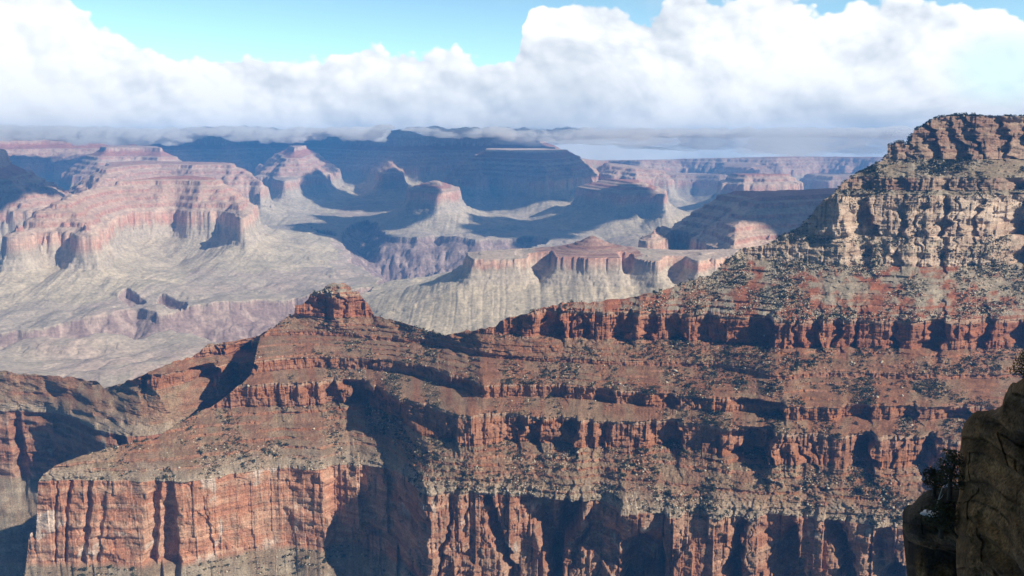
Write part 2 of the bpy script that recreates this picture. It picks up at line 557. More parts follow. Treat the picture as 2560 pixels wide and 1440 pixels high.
def make_relief(ALC, CLB, soff):
    def relief(s, z, B, T, cliff, az):
        s = s + soff
        s1 = s[0]
        nb = int(B.max()) + 1
        out = fbm(s / 190.0, z / 300.0, 3, 3) * 13
        # cliff buttresses and recesses, fading out into the slopes above and below
        low, high = {}, {}
        for k in range(nb):
            if k in CLB:
                A, w = CLB[k]
                m = (B == k)
                zz = z[m]
                ss = s[m]
                hh = max(float(zz.max() - zz.min()), 8.0)
                def f(ss, zz):
                    a = (ridged(ss / w + 0.30 * vn(ss / (w * 0.6), zz / (hh * 0.5), 8 + k), zz / (hh * (0.8 if k in (11, 12) else 2.2)), 3, 11 + k) - 0.62) * 2.2
                    b = fbm(ss / (w * 2.4), zz / (hh * 3), 2, 71 + k)
                    c = blocks(ss, zz, w * 0.42, hh * 1.6, 73 + k) * 0.34 + blocks(ss, zz, w * 0.2, hh * 0.7, 75 + k) * 0.22
                    return A * (a * 0.5 + b * 0.7 + c)
                sj = ss + 9 * vn(ss / 26.0, zz / 17.0, 95 + k) + 5 * vn(ss / 9.0, zz / 7.0, 96 + k)
                if k == 1:
                    sj = ss + (sj - ss) * smoothface(ss - soff)
                sj = sj + (smoothface(ss - soff) if k == 1 else 1.0) * (zz - zz.mean()) * (0.6 if k == 1 else 0.3) * vn(ss / 70.0, zz * 0, 97 + k)
                al = np.interp(sj, s1, ALC[k]) if k in ALC else 0.0
                # a recess is deepest in the lower half and closes toward the top
                wob = 1 + 0.35 * vn(ss / 30.0, zz / (hh * 0.35), 90 + k)
                if k == 1:
                    al = al * 1.25 * (1 - 0.75 * sstep(0.55, 1.05, T[m] + 0.30 * vn(ss / 34.0, zz * 0, 94)))
                else:
                    al = al * (1 - 0.45 * sstep(0.55, 1.0, T[m]))
                g = 1.0 if k != 1 else smoothface(ss - soff)
                out[m] += f(ss, zz) * g + al * wob
                zb, zt = zz.min(), zz.max()
                g1 = 1.0 if k != 1 else smoothface(s1 - soff)
                low[k] = g1 * f(s1, np.full_like(s1, zb)) + ALC.get(k, s1 * 0)
                high[k] = g1 * f(s1, np.full_like(s1, zt)) + ALC.get(k, s1 * 0) * (0.2 if k == 1 else 0.55)
        for k in range(nb):
            if k not in CLB:
                m = (B == k)
                t = T[m]
                ss = s[m]
                zz = z[m]
                sj = ss + (14 * vn(ss / 30.0, zz / 16.0, 98 + k) + 10 * vn(ss / 11.0, zz / 7.0, 99 + k)) * np.minimum(t, 1 - t) * 3
                if k - 1 in high:
                    out[m] += np.interp(sj, s1, high[k - 1]) * np.exp(-t * 4.2)
                if k + 1 in low:
                    out[m] += np.interp(sj, s1, low[k + 1]) * np.exp(-(1 - t) * 5.5)
        sf = smoothface(s - soff)
        gul = (ridged(s / 60.0 + 0.35 * vn(s / 45.0, z / 50.0, 26), z / 260.0, 3, 21) - 0.62) * 13
        blk = blocks(s, z, 15, 26, 41) * 2.2 + blocks(s, z, 6.5, 9, 42) * 1.1
        lay = afbm(s / 240.0, z / 3.6, 3, 51) * 1.3 + np.round(vn(s / 400.0, z / 8.0, 57) * 2.5) / 2.5 * 2.2
        fine = fbm(s / 7.0, z / 6.0, 3, 61) * 1.2
        crack = np.clip(ridged(s / 17.0 + 0.3 * vn(s / 20, z / 12, 72), z / 60.0 + B * 3.1, 2, 71) - 0.86, 0, 1) * 40
        rub = fbm(s / 5.0, z / 2.6, 3, 81) * 2.2 + fbm(s / 18.0, z / 9.0, 3, 83) * 3.2
        hump = np.where(B == 11, 1.0, 0.0) + np.where(B == 12, sstep(0.6, 0.0, T), 0)
        knob = (0.7 - ridged(s / 14.0, z / 13.0, 3, 87)) * 11 * hump
        return out + cliff * (np.where(B == 1, 0.35 + 0.65 * sf, 1.0) * (blk + fine + crack) + lay * np.where(B == 1, 0.45, 1.0)) + (1 - cliff) * (gul + rub) + knob
    return relief


relief_near = make_relief(ALC_A, CLB_A, 0.0)


def colour_near(s, z, B, T, LM, az, R):
    n1 = fbm(s / 60.0, z / 30.0, 4, 101)
    n2 = fbm(s / 16.0, z / 10.0, 4, 103)
    str1 = afbm(s / 700.0, z / 5.0, 3, 107)
    drip = afbm(s / 9.0, z / 90.0, 4, 109)
    fans = fbm(s / 46.0 + 0.2 * n1, z / 260.0, 4, 113)
    sh = B.shape
    c = np.zeros(sh + (3,), np.float32)

    def slope_col(red, pale, amt):
        a = lerp_col(np.broadcast_to(red, sh + (3,)), np.broadcast_to(pale, sh + (3,)), sstep(-0.35, 0.5, n2 * 0.7 + fans * 0.8 + amt))
        return lerp_col(a, np.broadcast_to(OLV, sh + (3,)), 0.30 * sstep(0.0, 0.7, n1 + n2 * 0.5))

    def cliff_col(a, b, dark):
        q = lerp_col(np.broadcast_to(a, sh + (3,)), np.broadcast_to(b, sh + (3,)), sstep(-0.5, 0.6, 0.45 * str1 + 0.6 * n1 + 0.35 * drip + 0.3 * n2))
        return q * (1 - dark * sstep(0.1, 0.8, drip * 0.8 + n2 * 0.4)[..., None])

    rw = cliff_col(RW, RWP, 0.20)
    white = sstep(0.55, 0.85, fbm(s / 55.0, z / 34.0, 3, 131) + 0.25 * drip)
    rw = lerp_col(rw, np.broadcast_to(C3(.78, .64, .52), sh + (3,)), white * 0.8)
    rw = rw * (0.92 + 0.14 * sstep(-0.2, 0.3, afbm(s / 900.0, z / 7.0, 3, 137)))[..., None]
    rw = rw * (1 - 0.22 * sstep(-420.0, -200.0, s))[..., None]
    sup = cliff_col(SUP, C3(.47, .24, .15), 0.3)
    esp = cliff_col(C3(.42, .165, .09), C3(.47, .22, .13), 0.25)
    coc = cliff_col(C3(.58, .415, .30), C3(.76, .60, .46), 0.30)
    kai = cliff_col(C3(.36, .215, .155), C3(.50, .36, .26), 0.34)
    sl_low = slope_col(C3(.36, .265, .18), C3(.47, .385, .28), 0.1)
    sl_rw = slope_col(C3(.37, .205, .125), C3(.42, .29, .185), 0.05)
    sl_sup = slope_col(C3(.36, .175, .10), C3(.40, .255, .16), 0.0)
    sl_her = slope_col(HER, PALE, -0.15)
    sl_top = slope_col(C3(.34, .27, .19), PALE, 0.0)
    lowrim = sstep(0.86, 1.0, T + 0.12 * n2)
    pick = [sl_low, rw, sl_rw, sup, sl_sup, sup, sl_sup, sup, sl_sup, esp, sl_her, coc, coc, sl_top, kai, sl_top, kai, sl_top]
    for k in range(len(pick)):
        m = B == k
        c[m] = pick[k][m]
    # thin rock bands cropping out of the slopes
    for k, band in ((0, lerp_col(sl_low, np.broadcast_to(C3(.50, .40, .29), sh + (3,)), sstep(-0.5, 0.5, n2))), (2, sup), (4, sup), (6, sup), (8, sup), (10, esp), (13, kai), (15, kai)):
        m = (B == k) * LM
        c = lerp_col(c, band * 1.08, np.clip(m * 0.85, 0, 1))
    # pale rubble along the rim of the great cliff
    m = (B == 2)
    q = sstep(0.42, 0.0, T + 0.18 * n2 + 0.1 * n1) * m
    c = lerp_col(c, np.broadcast_to(C3(.50, .41, .30), sh + (3,)), q * 0.85)
    # pale boulders fanning down from the buff cliff
    m = (B == 10)
    q = sstep(0.25, 0.62, T + 0.22 * fans + 0.15 * n2) * m
    q2 = np.clip(q * sstep(-0.5, 0.25, n2 + 0.3 * n1), 0, 1)
    c = lerp_col(c, np.broadcast_to(C3(.47, .40, .30), sh + (3,)), q2 * 0.9)
    m = (B == 11)
    c = lerp_col(c, np.broadcast_to(C3(.33, .29, .20), sh + (3,)), 0.5 * m * sstep(0.1, 0.55, n2 + 0.5 * n1))
    # pale caps of the ledges
    for k in (3, 5, 7, 9):
        m = (B == k)
        c = lerp_col(c, np.broadcast_to(C3(.56, .40, .28), sh + (3,)), 0.75 * m * sstep(0.80, 0.95, T + 0.05 * n2))
    return c * C3(.76, .75, .75)


CREST_A = [(40, 1600), (58, 1460), (66, 1400), (71, 1345), (76, 1333), (82, 1333), (86, 1352), (89, 1345), (92, 1300), (95, 1208), (110, 1186), (140, 1166), (200, 1141), (235, 1129), (300, 1118), (390, 1096), (470, 1046),
           (530, 1016), (560, 992), (600, 962), (626, 936), (636, 905), (642, 872), (650, 840), (690, 812), (722, 790), (735, 787), (738, 766), (755, 764), (770, 748), (775, 733), (800, 730), (812, 722), (818, 712), (835, 707), (860, 708),
           (876, 712), (880, 725), (895, 729), (905, 745), (920, 758), (930, 775), (936, 790), (960, 795), (1000, 806), (1050, 822), (1100, 837), (1125, 838), (1160, 829), (1200, 825), (1240, 815), (1252, 800), (1270, 791), (1318, 785),
           (1330, 776), (1370, 766), (1400, 757), (1480, 755), (1560, 745), (1640, 730), (1700, 712), (1750, 696), (1782, 684), (1815, 655), (1838, 636), (1852, 625), (1900, 612), (1950, 595), (1985, 577), (2008, 560), (2028, 541),
           (2042, 518), (2058, 498), (2088, 481), (2096, 470), (2110, 455), (2150, 432), (2200, 405), (2216, 392), (2219, 368), (2235, 356), (2258, 353), (2264, 364), (2270, 346), (2283, 331), (2288, 322), (2310, 310), (2325, 299),
           (2350, 290), (2400, 285), (2560, 283), (2700, 283)]


def build_near():
    te = line(azA, CREST_A)
    te = te + vn(azA * 1750 / 9, azA * 0, 201) * 0.0011 + vn(azA * 1750 / 30, azA * 0, 203) * 0.001
    V, keep, col, idx = curtain(azA, [ZA[k] for k in ORD], [rA[k] for k in ORD], BANDS, te, relief_near, colour_near, BACK)
    # the butte on the ridge is a hill of its own
    a0, a1 = ray(722, 790)[0], ray(938, 790)[0]
    inb = (azA > a0) & (azA < a1)
    zz = V[..., 2]
    ii = np.arange(len(zz))[:, None]
    but = (zz > -399) & inb[None, :]
    but = but & (ii - idx[None, :] < 4)
    bq = (but[:-1, :-1] & but[1:, :-1] & but[:-1, 1:] & but[1:, 1:])
    me = to_mesh('ridge_terrain', V, keep & ~bq, col, M_NEAR, False)
    tag(link('ridge_terrain', me), 'red layered canyon ridge stepping up to the flat wooded mesa', 'ridge', None, 'structure')
    me = to_mesh('butte_hill', V, keep & bq, col, M_NEAR, False)
    tag(link('butte_hill', me), 'small stepped red butte standing on the crest of the ridge', 'butte', None, 'structure')
    return V, keep, idx


VA, keepA, idxA = build_near()

# ------------------------------------------------------------------ the spur behind the great cliff on the left
N_B = 620
azB = np.linspace(float(ray(-110, 950)[0]), float(ray(760, 950)[0]), N_B)
LB = {'RWt': [(-110, 1028), (0, 1030), (60, 1030), (110, 1036), (150, 1046), (200, 1064), (236, 1078), (262, 1084), (310, 1096), (380, 1090), (500, 1060), (640, 1040), (760, 1030)],
      'S1b': [(-110, 922), (200, 934), (260, 947), (300, 957), (350, 969), (400, 976), (450, 974), (540, 985), (640, 985), (760, 980)],
      'S1t': [(-110, 896), (200, 907), (260, 918), (300, 927), (350, 938), (400, 942), (450, 940), (540, 946), (640, 950), (760, 940)],
      'S2t': [(-110, 860), (340, 880), (480, 880), (520, 868), (560, 872), (640, 885), (760, 870)]}
ZB = {'bot': -1150, 'RWb': -775, 'RWt': -620, 'S1b': -532, 'S1t': -500, 'S2b': -488, 'S2t': -462, 'top': -420}
rB = {k: ZB[k] / line(azB, LB[k]) for k in LB}
aR = alcoves(azB, 1080, [(20, 60, 22), (60, 232, 26), (268, 330, 20)])
aS = alcoves(azB, 960, [(350, 372, 20), (455, 540, 60), (548, 600, 30)])
rB['S1b'] = np.maximum(rB['S1b'], rB['RWt'] + 40)
rB['S1t'] = np.maximum(rB['S1t'], rB['S1b'] + 6)
rB['S2t'] = np.maximum(rB['S2t'], rB['S1t'] + 40)
aT = alcoves(azB, 880, [(524, 545, 14), (545, 562, 12), (564, 640, 60)])
rB['S2b'] = rB['S2t'] - 4
rB['RWb'] = rB['RWt'] - 20
rB['bot'] = rB['RWb'] - 500
rB['top'] = rB['S2t'] + 120
ORDB = ['bot', 'RWb', 'RWt', 'S1b', 'S1t', 'S2b', 'S2t', 'top']
BANDB = [(60, 0.25, 12, 0.7), (150, 1.0, 3, 0.3), (110, 0.12, 5, 0.5), (50, 0.95, 3, 0.6), (30, 0.1, 2, 0.3), (40, 1.0, 1, 0.1), (40, 0.1, 3, 0.4)]
CREST_B = [(-110, 920), (0, 928), (100, 938), (200, 946), (250, 958), (262, 972), (268, 968), (278, 968), (290, 964), (340, 945), (390, 921), (450, 901), (480, 891), (512, 868), (520, 861), (545, 858), (600, 850), (640, 841), (690, 815), (760, 800)]
BMAP = [0, 1, 2, 3, 4, 5, 6]


def build_spur():
    te = line(azB, CREST_B)
    te = te + vn(azB * 2100 / 9, azB * 0, 211) * 0.0012
    rel = make_relief({1: aR, 3: aS, 5: aT}, {1: (18, 60), 3: (10, 44), 5: (6, 22)}, 5000.0)
    def colr(s, z, B, T, cl, az, R):
        c = colour_near(s * 1.25 + 5000, z, B, T, cl, az, R)
        sl = c[B == 2].mean(0)
        q = sstep(float(ray(330, 960)[0]), float(ray(240, 960)[0]), az)[None, :] * (B >= 3)
        n = fbm(s / 30.0, z / 18.0, 4, 141)
        return lerp_col(c, sl * C3(1.05, .92, .85) * (1 + 0.22 * n)[..., None], q)
    V, keep, col, idx = curtain(azB, [ZB[k] for k in ORDB], [rB[k] for k in ORDB], BANDB, te, rel, colr, BACK)
    me = to_mesh('spur_terrain', V, keep, col, M_NEAR, False)
    tag(link('spur_terrain', me), 'reddish spur behind the big red cliff, its cliff half in shadow', 'ridge', None, 'structure')
    return V, idx


VB, idxB = build_spur()


# ------------------------------------------------------------------ the canyon beyond: temples, mesas, platform and gorge
RWA, RWS = -674.0, 0.032          # plane of the great red cliff's rim: a + s * range
PLA = -1004.0                     # plane of the grey platform


def on_plane(x, y, a):
    az, te = ray(x, y)
    rho = a / np.minimum(te - RWS, -0.02)
    return rho * np.sin(az), rho * np.cos(az)


def poly(pts, a=RWA):
    out = []
    for p in pts:
        if len(p) == 2:
            out.append([float(q) for q in on_plane(p[0], p[1], a)])
        else:
            az = float(ray(p[0], 450)[0])
            out.append([p[2] * math.sin(az), p[2] * math.cos(az)])
    return np.array(out)


R_ = 'r'
# (polygon of the rim, height the massif may rise above its rim, steepness)
MASS = [
    # near left: three promontories of red cliff under one stepped massif
    (poly([(48, 588), (60, 578), (130, 577), (205, 580), (214, 587), (260, 560), (290, 545), (340, 530), (420, 527), (470, 531), (560, 529), (592, 536), (600, 545), (650, R_, 7100), (560, R_, 7500), (470, R_, 7700), (300, R_, 7400), (150, R_, 7000), (80, R_, 6300)]), 215),
    (poly([(370, 472), (420, 468), (455, 486), (470, 470), (560, 469), (640, 468), (652, 474), (655, R_, 9600), (560, R_, 9900), (330, R_, 10400), (200, R_, 9800), (180, R_, 8200), (260, R_, 8000), (330, R_, 8300)]), 205),
    (poly([(-160, 535), (-40, 532), (60, 529), (125, 534), (150, 505), (165, 490), (190, R_, 8200), (140, R_, 8700), (20, R_, 8900), (-160, R_, 8800)]), 640),
    (poly([(330, R_, 10800), (400, R_, 10500), (430, R_, 10600), (505, R_, 10900), (480, R_, 11800), (400, R_, 12300), (250, R_, 12300), (150, R_, 11600), (180, R_, 10900), (240, R_, 10700)]), 300),
    # twin buttes in the middle
    (poly([(655, 441), (700, 444), (760, 444), (806, 441), (842, R_, 11300), (850, R_, 12100), (800, R_, 12500), (700, R_, 12600), (640, R_, 12000)]), 300),
    (poly([(690, 449), (712, 452), (738, 449), (742, R_, 10600), (690, R_, 10800)]), 60),
    (poly([(1034, 476), (1076, 480), (1092, 482), (1146, 478), (1150, R_, 8700), (1120, R_, 9000), (1060, R_, 9000), (1020, R_, 8700)]), 69),
    # buttes on the right of the middle
    (poly([(1545, 486), (1600, 484), (1640, 485), (1664, 490), (1672, R_, 8400), (1650, R_, 8900), (1560, R_, 8900), (1480, R_, 9200), (1440, R_, 8700)]), 69),
    (poly([(1120, R_, 10000), (1200, R_, 9900), (1210, R_, 10200), (1330, R_, 9700), (1360, R_, 9500), (1400, R_, 9900), (1470, R_, 10300), (1500, R_, 11200), (1400, R_, 12000), (1150, R_, 12000)]), 275),
    (poly([(1500, R_, 11000), (1590, R_, 10700), (1660, R_, 11000), (1680, R_, 11900), (1600, R_, 12400), (1480, R_, 12000)]), 110),
    (poly([(1780, R_, 13200), (1850, R_, 13000), (1900, R_, 13100), (1925, R_, 13600), (1900, R_, 14600), (1790, R_, 14600)]), 105),
    (poly([(1810, R_, 9400), (1860, R_, 9200), (1900, R_, 9300), (1985, R_, 9500), (1990, R_, 10000), (1880, R_, 10200), (1800, R_, 10000)]), 90),
    (poly([(2020, R_, 11800), (2080, R_, 11500), (2130, R_, 11700), (2200, R_, 12300), (2100, R_, 12700), (2010, R_, 12400)]), 70),
    (poly([(1620, R_, 11800), (1690, R_, 11500), (1740, R_, 11700), (1800, R_, 11400), (1840, R_, 11900), (1760, R_, 12400), (1640, R_, 12500)]), 70),
    # the mesa in the middle distance and the dark ridge on its right
    (poly([(1165, 640), (1180, 648), (1250, 647), (1312, 646), (1322, R_, 4400), (1378, R_, 4410), (1388, 647), (1470, 651), (1542, 649), (1548, R_, 4370), (1588, R_, 4380), (1596, 647), (1644, 652), (1654, R_, 4420), (1730, R_, 4430), (1745, 652), (1800, 640), (1860, 640), (1900, R_, 4700), (1700, R_, 4560), (1600, R_, 4600), (1450, R_, 4600), (1250, R_, 4560), (1160, R_, 4480)]), 34),
    (poly([(1628, 600), (1640, 572), (1680, 570), (1740, 580), (1780, 610), (1830, 625), (1900, 615), (2200, 600), (2500, R_, 5200), (2400, R_, 6300), (2050, R_, 6300), (1900, R_, 6000), (1780, R_, 5900), (1700, R_, 5800)]), 225),
    # the far wall
    (poly([(-900, R_, 12500), (-400, R_, 12600), (-100, R_, 12800), (120, R_, 13400), (300, R_, 13300), (450, R_, 12600), (520, R_, 12900), (600, R_, 12500), (650, R_, 13400), (760, R_, 13600), (860, R_, 12600), (930, R_, 12300), (960, R_, 10900), (1000, R_, 10900), (1016, R_, 12000), (1120, R_, 12600), (1250, R_, 12500), (1330, R_, 13200), (1380, R_, 13300), (1420, R_, 14300), (1520, R_, 14900), (1600, R_, 14300), (1700, R_, 14700), (1950, R_, 14200), (2050, R_, 14700), (2300, R_, 14300), (2600, R_, 14500), (3300, R_, 14500), (3600, R_, 30000), (1200, R_, 30000), (-1400, R_, 30000)]), 900),
]
GORGE = poly([(-200, 885), (60, 866), (250, 862), (340, 852), (430, 838), (480, 850), (540, 872), (620, 880), (720, 850), (800, 812), (900, 770), (960, 728), (1000, 716), (1080, 704), (1140, 690), (1200, 672), (1320, 640), (1380, 606),
              (1330, 597), (1200, 604), (1130, 600), (1085, 596), (1040, 600), (960, 592), (945, 575), (920, 560), (862, 580), (848, 592), (860, 625), (900, 665), (955, 712), (930, 738), (850, 750), (760, 762), (640, 772), (560, 785), (470, 790),
              (400, 806), (340, 800), (250, 815), (130, 830), (0, 838), (-200, 845)], PLA)
NICKS = [poly([(296, 766), (316, 752), (338, 760), (372, 770), (352, 778), (330, 792), (318, 784)], PLA), poly([(384, 786), (396, 768), (400, 758), (420, 762), (468, 772), (470, 792), (430, 800)], PLA),
         poly([(770, 578), (800, 588), (842, 592), (842, 600), (800, 600)], PLA)]


def sdf(P, X, Y):
    """signed distance, positive inside"""
    n = len(P)
    best = np.full(X.shape, 1e30)
    ins = np.zeros(X.shape, bool)
    for i in range(n):
        ax, ay = P[i]
        bx, by = P[(i + 1) % n]
        ex, ey = bx - ax, by - ay
        wx, wy = X - ax, Y - ay
        t = np.clip((wx * ex + wy * ey) / (ex * ex + ey * ey + 1e-9), 0, 1)
        d = (wx - ex * t) ** 2 + (wy - ey * t) ** 2
        best = np.minimum(best, d)
        c = ((ay > Y) != (by > Y)) & (X < (bx - ax) * (Y - ay) / (by - ay + 1e-12) + ax)
        ins ^= c
    d = np.sqrt(best)
    return np.where(ins, d, -d)


def up(A, nr, nc, f):
    """bilinear blow-up of a coarse grid in index space"""
    r = np.arange(nr) / f
    c = np.arange(nc) / f
    r0 = np.minimum(r.astype(int), A.shape[0] - 2)
    c0 = np.minimum(c.astype(int), A.shape[1] - 2)
    fr = (r - r0)[:, None]
    fc = (c - c0)[None, :]
    a = A[r0][:, c0]
    b = A[r0][:, c0 + 1]
    d = A[r0 + 1][:, c0]
    e = A[r0 + 1][:, c0 + 1]
    return a * (1 - fr) * (1 - fc) + b * (1 - fr) * fc + d * fr * (1 - fc) + e * fr * fc


def rise(d):
    """height above the rim of the red cliff, d metres inside it"""
    x = [0, 14, 60, 63, 120, 123, 185, 188, 250, 253, 300, 400, 412, 424, 470, 480, 560, 575, 700, 2000]
    h = [0, 3, 26, 46, 74, 92, 122, 140, 172, 196, 206, 262, 320, 372, 396, 418, 448, 520, 545, 620]
    return np.interp(d, x, h)


def build_far():
    # rows of range: fine where cliffs stand
    rr = [1500.0]
    while rr[-1] < 15300:
        r = rr[-1]
        if r < 3700:
            st = 40
        elif r < 5800:
            st = 6.0
        elif r < 11000:
            st = 9.5
        else:
            st = 18
        rr.append(r + st)
    while rr[-1] < 15350:
        rr.append(rr[-1] + 18)
    rr = np.array(rr)
    f = 4
    nr = (len(rr) - 1) // f * f + 1
    rr = rr[:nr]
    nc = 1320 // f * f + 1
    az = np.linspace(-0.64, 0.60, nc)
    rho = rr[:, None] * np.ones((1, nc))
    X = rho * np.sin(az)[None, :]
    Y = rho * np.cos(az)[None, :]
    Xc, Yc = X[::f, ::f], Y[::f, ::f]
    n1 = fbm(X / 620, Y / 620, 3, 301)
    n2 = fbm(X / 150, Y / 150, 3, 303)
    n3 = fbm(X / 42, Y / 42, 3, 305)
    rn = ridged(X / 330 + 0.2 * n2, Y / 330, 3, 307)
    rb = ridged(X / 1000 + 0.4 * n1, Y / 1000 + 0.3 * n2, 2, 309)
    n2 = 0.45 * n2 + 0.55 * np.round(n2 * 2.5) / 2.5
    warp = n1 * 45 + (0.66 - rb) * 170 + (0.62 - rn) * 70 + n2 * 34 + n3 * 9
    zrw = RWA + RWS * np.minimum(rho, 15000) - 0.03 * np.clip(rho - 14800, 0, None)
    zrw = zrw - 150 * (sstep(0.06, 0.2, az)[None, :] * sstep(9000, 12500, rho))
    zpl = zrw - 330 + fbm(X / 900, Y / 900, 4, 311) * 44 + (0.62 - ridged(X / 480 + 0.3 * n1, Y / 480 + 0.2 * n2, 3, 315)) * 58 + fbm(X / 210, Y / 210, 3, 313) * 9
    z = zpl.copy()
    cross = az[None, :] * rho
    flut = ridged(cross / 52 + 0.12 * n2, rho / 900, 3, 321)
    kind = np.zeros(z.shape)                # 0 platform, 1 talus, 2 cliff, 3 stepped red slopes, 4 upper pale cliff, 5 gorge
    for i, (P, cap) in enumerate(MASS):
        d = up(sdf(P, Xc, Yc), nr, nc, f)
        amp = np.where(d < 0, np.exp(np.clip(d, -5000, 0) / 420.0), np.clip(1 - d / 500, 0.3, 1))
        small = 0.45 if cap < 70 else 1.0
        d = d + warp * amp * small
        do = np.clip(-d, 0, None)
        hc = 0.56 if cap == 34 else 1.0
        cl = (118 * np.clip(do / 20, 0, 1) ** 0.8 + 18 * np.clip((do - 34) / 5, 0, 1) + 16 * np.clip((do - 58) / 6, 0, 1)) * hc
        tal = (zrw - zpl - 152 * hc) * (1 - np.exp(-np.clip(do - 20, 0, None) / (430.0 if cap == 34 else 290.0)))
        zo = zrw - cl - tal - (1 - np.exp(-do / 60)) * 20 * (flut - 0.5) * np.exp(-do / 420)
        q = rise(np.clip(d, 0, None))
        if cap < 70:
            q = np.minimum(q, 40) * 0.3 if cap != 69 else np.minimum(q * 0.42, 85)
            if cap == 34:                      # stepped red cone on the mesa
                ca, ct = ray(1480, 620)
                cx, cy = 4470 * math.sin(ca), 4470 * math.cos(ca)
                dc = np.hypot(X - cx, Y - cy) + n2 * 14 + n3 * 8
                cone = zrw + np.interp(dc, [0, 12, 38, 43, 72, 78, 112, 118, 156, 162, 220, 350, 460], [84, 76, 65, 57, 51, 43, 37, 31, 26, 22, 13, 3, 0])
        q = np.minimum(q, max(cap, 85 if cap == 69 else 0))
        zi = zrw + q
        zt = np.where(d > 0, zi, zo)
        if cap == 34:
            zt = np.where((dc < 460) & (d > -10), np.maximum(zt, cone), zt)
        up_ = zt > z
        k = np.where(d > 0, np.where(q > 262, 4, 3), np.where(do < 72, 2, 1))
        k = np.where((d <= 0) & (do >= 72) & (zt - zpl < 30), 0, k)
        if cap < 70:
            k = np.where(d > 0, 3 if cap == 69 else 0, k)
            if cap == 34:
                k = np.where((d > 0) & (dc < 270 + 60 * n2), 6, k)
        kind = np.where(up_, k, kind)
        z = np.maximum(z, zt)
    crest = line(az, [(-400, 326), (300, 324), (560, 319), (620, 316), (660, 324), (900, 326), (960, 322), (1000, 320), (1030, 326), (1060, 337), (1180, 338), (1290, 340), (1345, 345), (1385, 362), (1410, 378), (1440, 396), (1500, 402), (1650, 400), (1800, 396), (2000, 392), (2200, 394), (2500, 394)])
    rw_ = np.interp(az, ray(np.array([-900, -100, 300, 520, 860, 960, 1120, 1380, 1420, 1600, 1900, 2600]), 450)[0], [12500, 12800, 13300, 12900, 12600, 11500, 12600, 13300, 14300, 14700, 14800, 14800])
    topz = (crest * rw_)[None, :] + n1 * 7 + n2 * 4 - np.clip(rho - rw_[None, :] - 900, 0, None) * 0.03
    topz = np.minimum(topz, 258)
    z = np.minimum(z, np.where(rho > rw_[None, :] - 1500, topz, 74))
    z = np.where(rho > rw_[None, :] + 600, np.minimum(z, topz), z)
    # the inner gorge
    dg = up(sdf(GORGE, Xc, Yc), nr, nc, f) + n2 * 26 + n3 * 8 + (rn - 0.6) * 60
    spur = ridged(X / 120 + 0.3 * n2, Y / 120, 3, 331)
    dep = 46 * sstep(0, 14, dg) + np.clip(dg - 16, 0, None) * 0.72 * (0.55 + 0.75 * spur)
    dep = np.where(dg > 0, np.minimum(dep, 330 + 30 * n2), 0)
    for P in NICKS:
        dn = up(sdf(P, Xc, Yc), nr, nc, f) + n3 * 6
        dep = np.maximum(dep, np.where(dn > 0, np.minimum(46 * sstep(0, 12, dn) + dn * 0.25, 70), 0))
    z = z - np.where(kind < 1.5, dep, 0)
    kind = np.where((dep > 2) & (kind < 1.5), 5, kind)
    z = z + n3 * 1.6 * (kind != 0)
    # washes and small gullies of the platform
    g = np.clip(ridged(X / 260 + 0.5 * n1, Y / 260, 2, 341) - 0.87, 0, 1)
    z = z - g * 40 * (kind == 0)
    # nothing of it under the near ridge
    # colours
    n4 = fbm(X / 28, z / 12, 3, 351)
    str1 = afbm(cross / 2500, (z - zrw) / 14, 3, 353) * 1.3
    hz = (zrw - z) / 152.0
    sh = z.shape
    def full(c):
        return np.broadcast_to(C3(*c), sh + (3,))
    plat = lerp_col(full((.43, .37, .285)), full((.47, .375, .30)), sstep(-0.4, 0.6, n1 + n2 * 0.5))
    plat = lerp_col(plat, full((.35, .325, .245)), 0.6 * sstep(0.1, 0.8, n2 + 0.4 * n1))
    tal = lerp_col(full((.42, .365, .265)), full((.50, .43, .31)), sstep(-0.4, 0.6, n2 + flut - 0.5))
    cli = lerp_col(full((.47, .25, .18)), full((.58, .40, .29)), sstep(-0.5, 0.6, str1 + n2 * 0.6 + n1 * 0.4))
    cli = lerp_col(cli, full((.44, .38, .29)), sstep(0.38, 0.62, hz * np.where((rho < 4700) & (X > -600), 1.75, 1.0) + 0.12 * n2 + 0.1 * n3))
    qz = z - zrw
    led = np.zeros(sh)
    for a, b in ((26, 46), (74, 92), (122, 140), (172, 196), (206, 262)):
        led = np.maximum(led, sstep(a - 3, a + 1, qz) * sstep(b + 3, b - 1, qz))
    sup = lerp_col(full((.47, .33, .245)), full((.52, .40, .30)), sstep(-0.4, 0.5, str1 + n4 * 0.4))
    sup = lerp_col(sup, full((.40, .195, .14)), led * 0.9)
    pal = lerp_col(full((.50, .36, .28)), full((.60, .48, .38)), sstep(-0.4, 0.5, str1 + n4 * 0.3))
    gor = lerp_col(full((.27, .20, .175)), full((.40, .31, .26)), sstep(-0.3, 0.6, n3 + 0.5 * n2))
    col = np.zeros(sh + (3,), np.float32)
    con = lerp_col(full((.36, .24, .18)), full((.27, .15, .11)), sstep(-0.3, 0.4, afbm(cross / 900, z / 5.0, 2, 357)))
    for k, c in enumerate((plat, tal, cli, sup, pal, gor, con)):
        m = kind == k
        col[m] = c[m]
    # talus turns red just under the stepped slopes of the mesa cone
    V = np.stack([X, Y, z], -1)
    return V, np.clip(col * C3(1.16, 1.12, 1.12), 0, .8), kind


def far_objects():
    V, col, kind = build_far()
    keep = np.ones((V.shape[0] - 1, V.shape[1] - 1), bool)
    me = to_mesh('canyon_terrain', V, keep, col, M_FAR, False)
    tag(link('canyon_terrain', me), 'wide hazy canyon of buttes, grey platform and dark inner gorge', 'canyon', None, 'structure')
    return V


VF = far_objects()



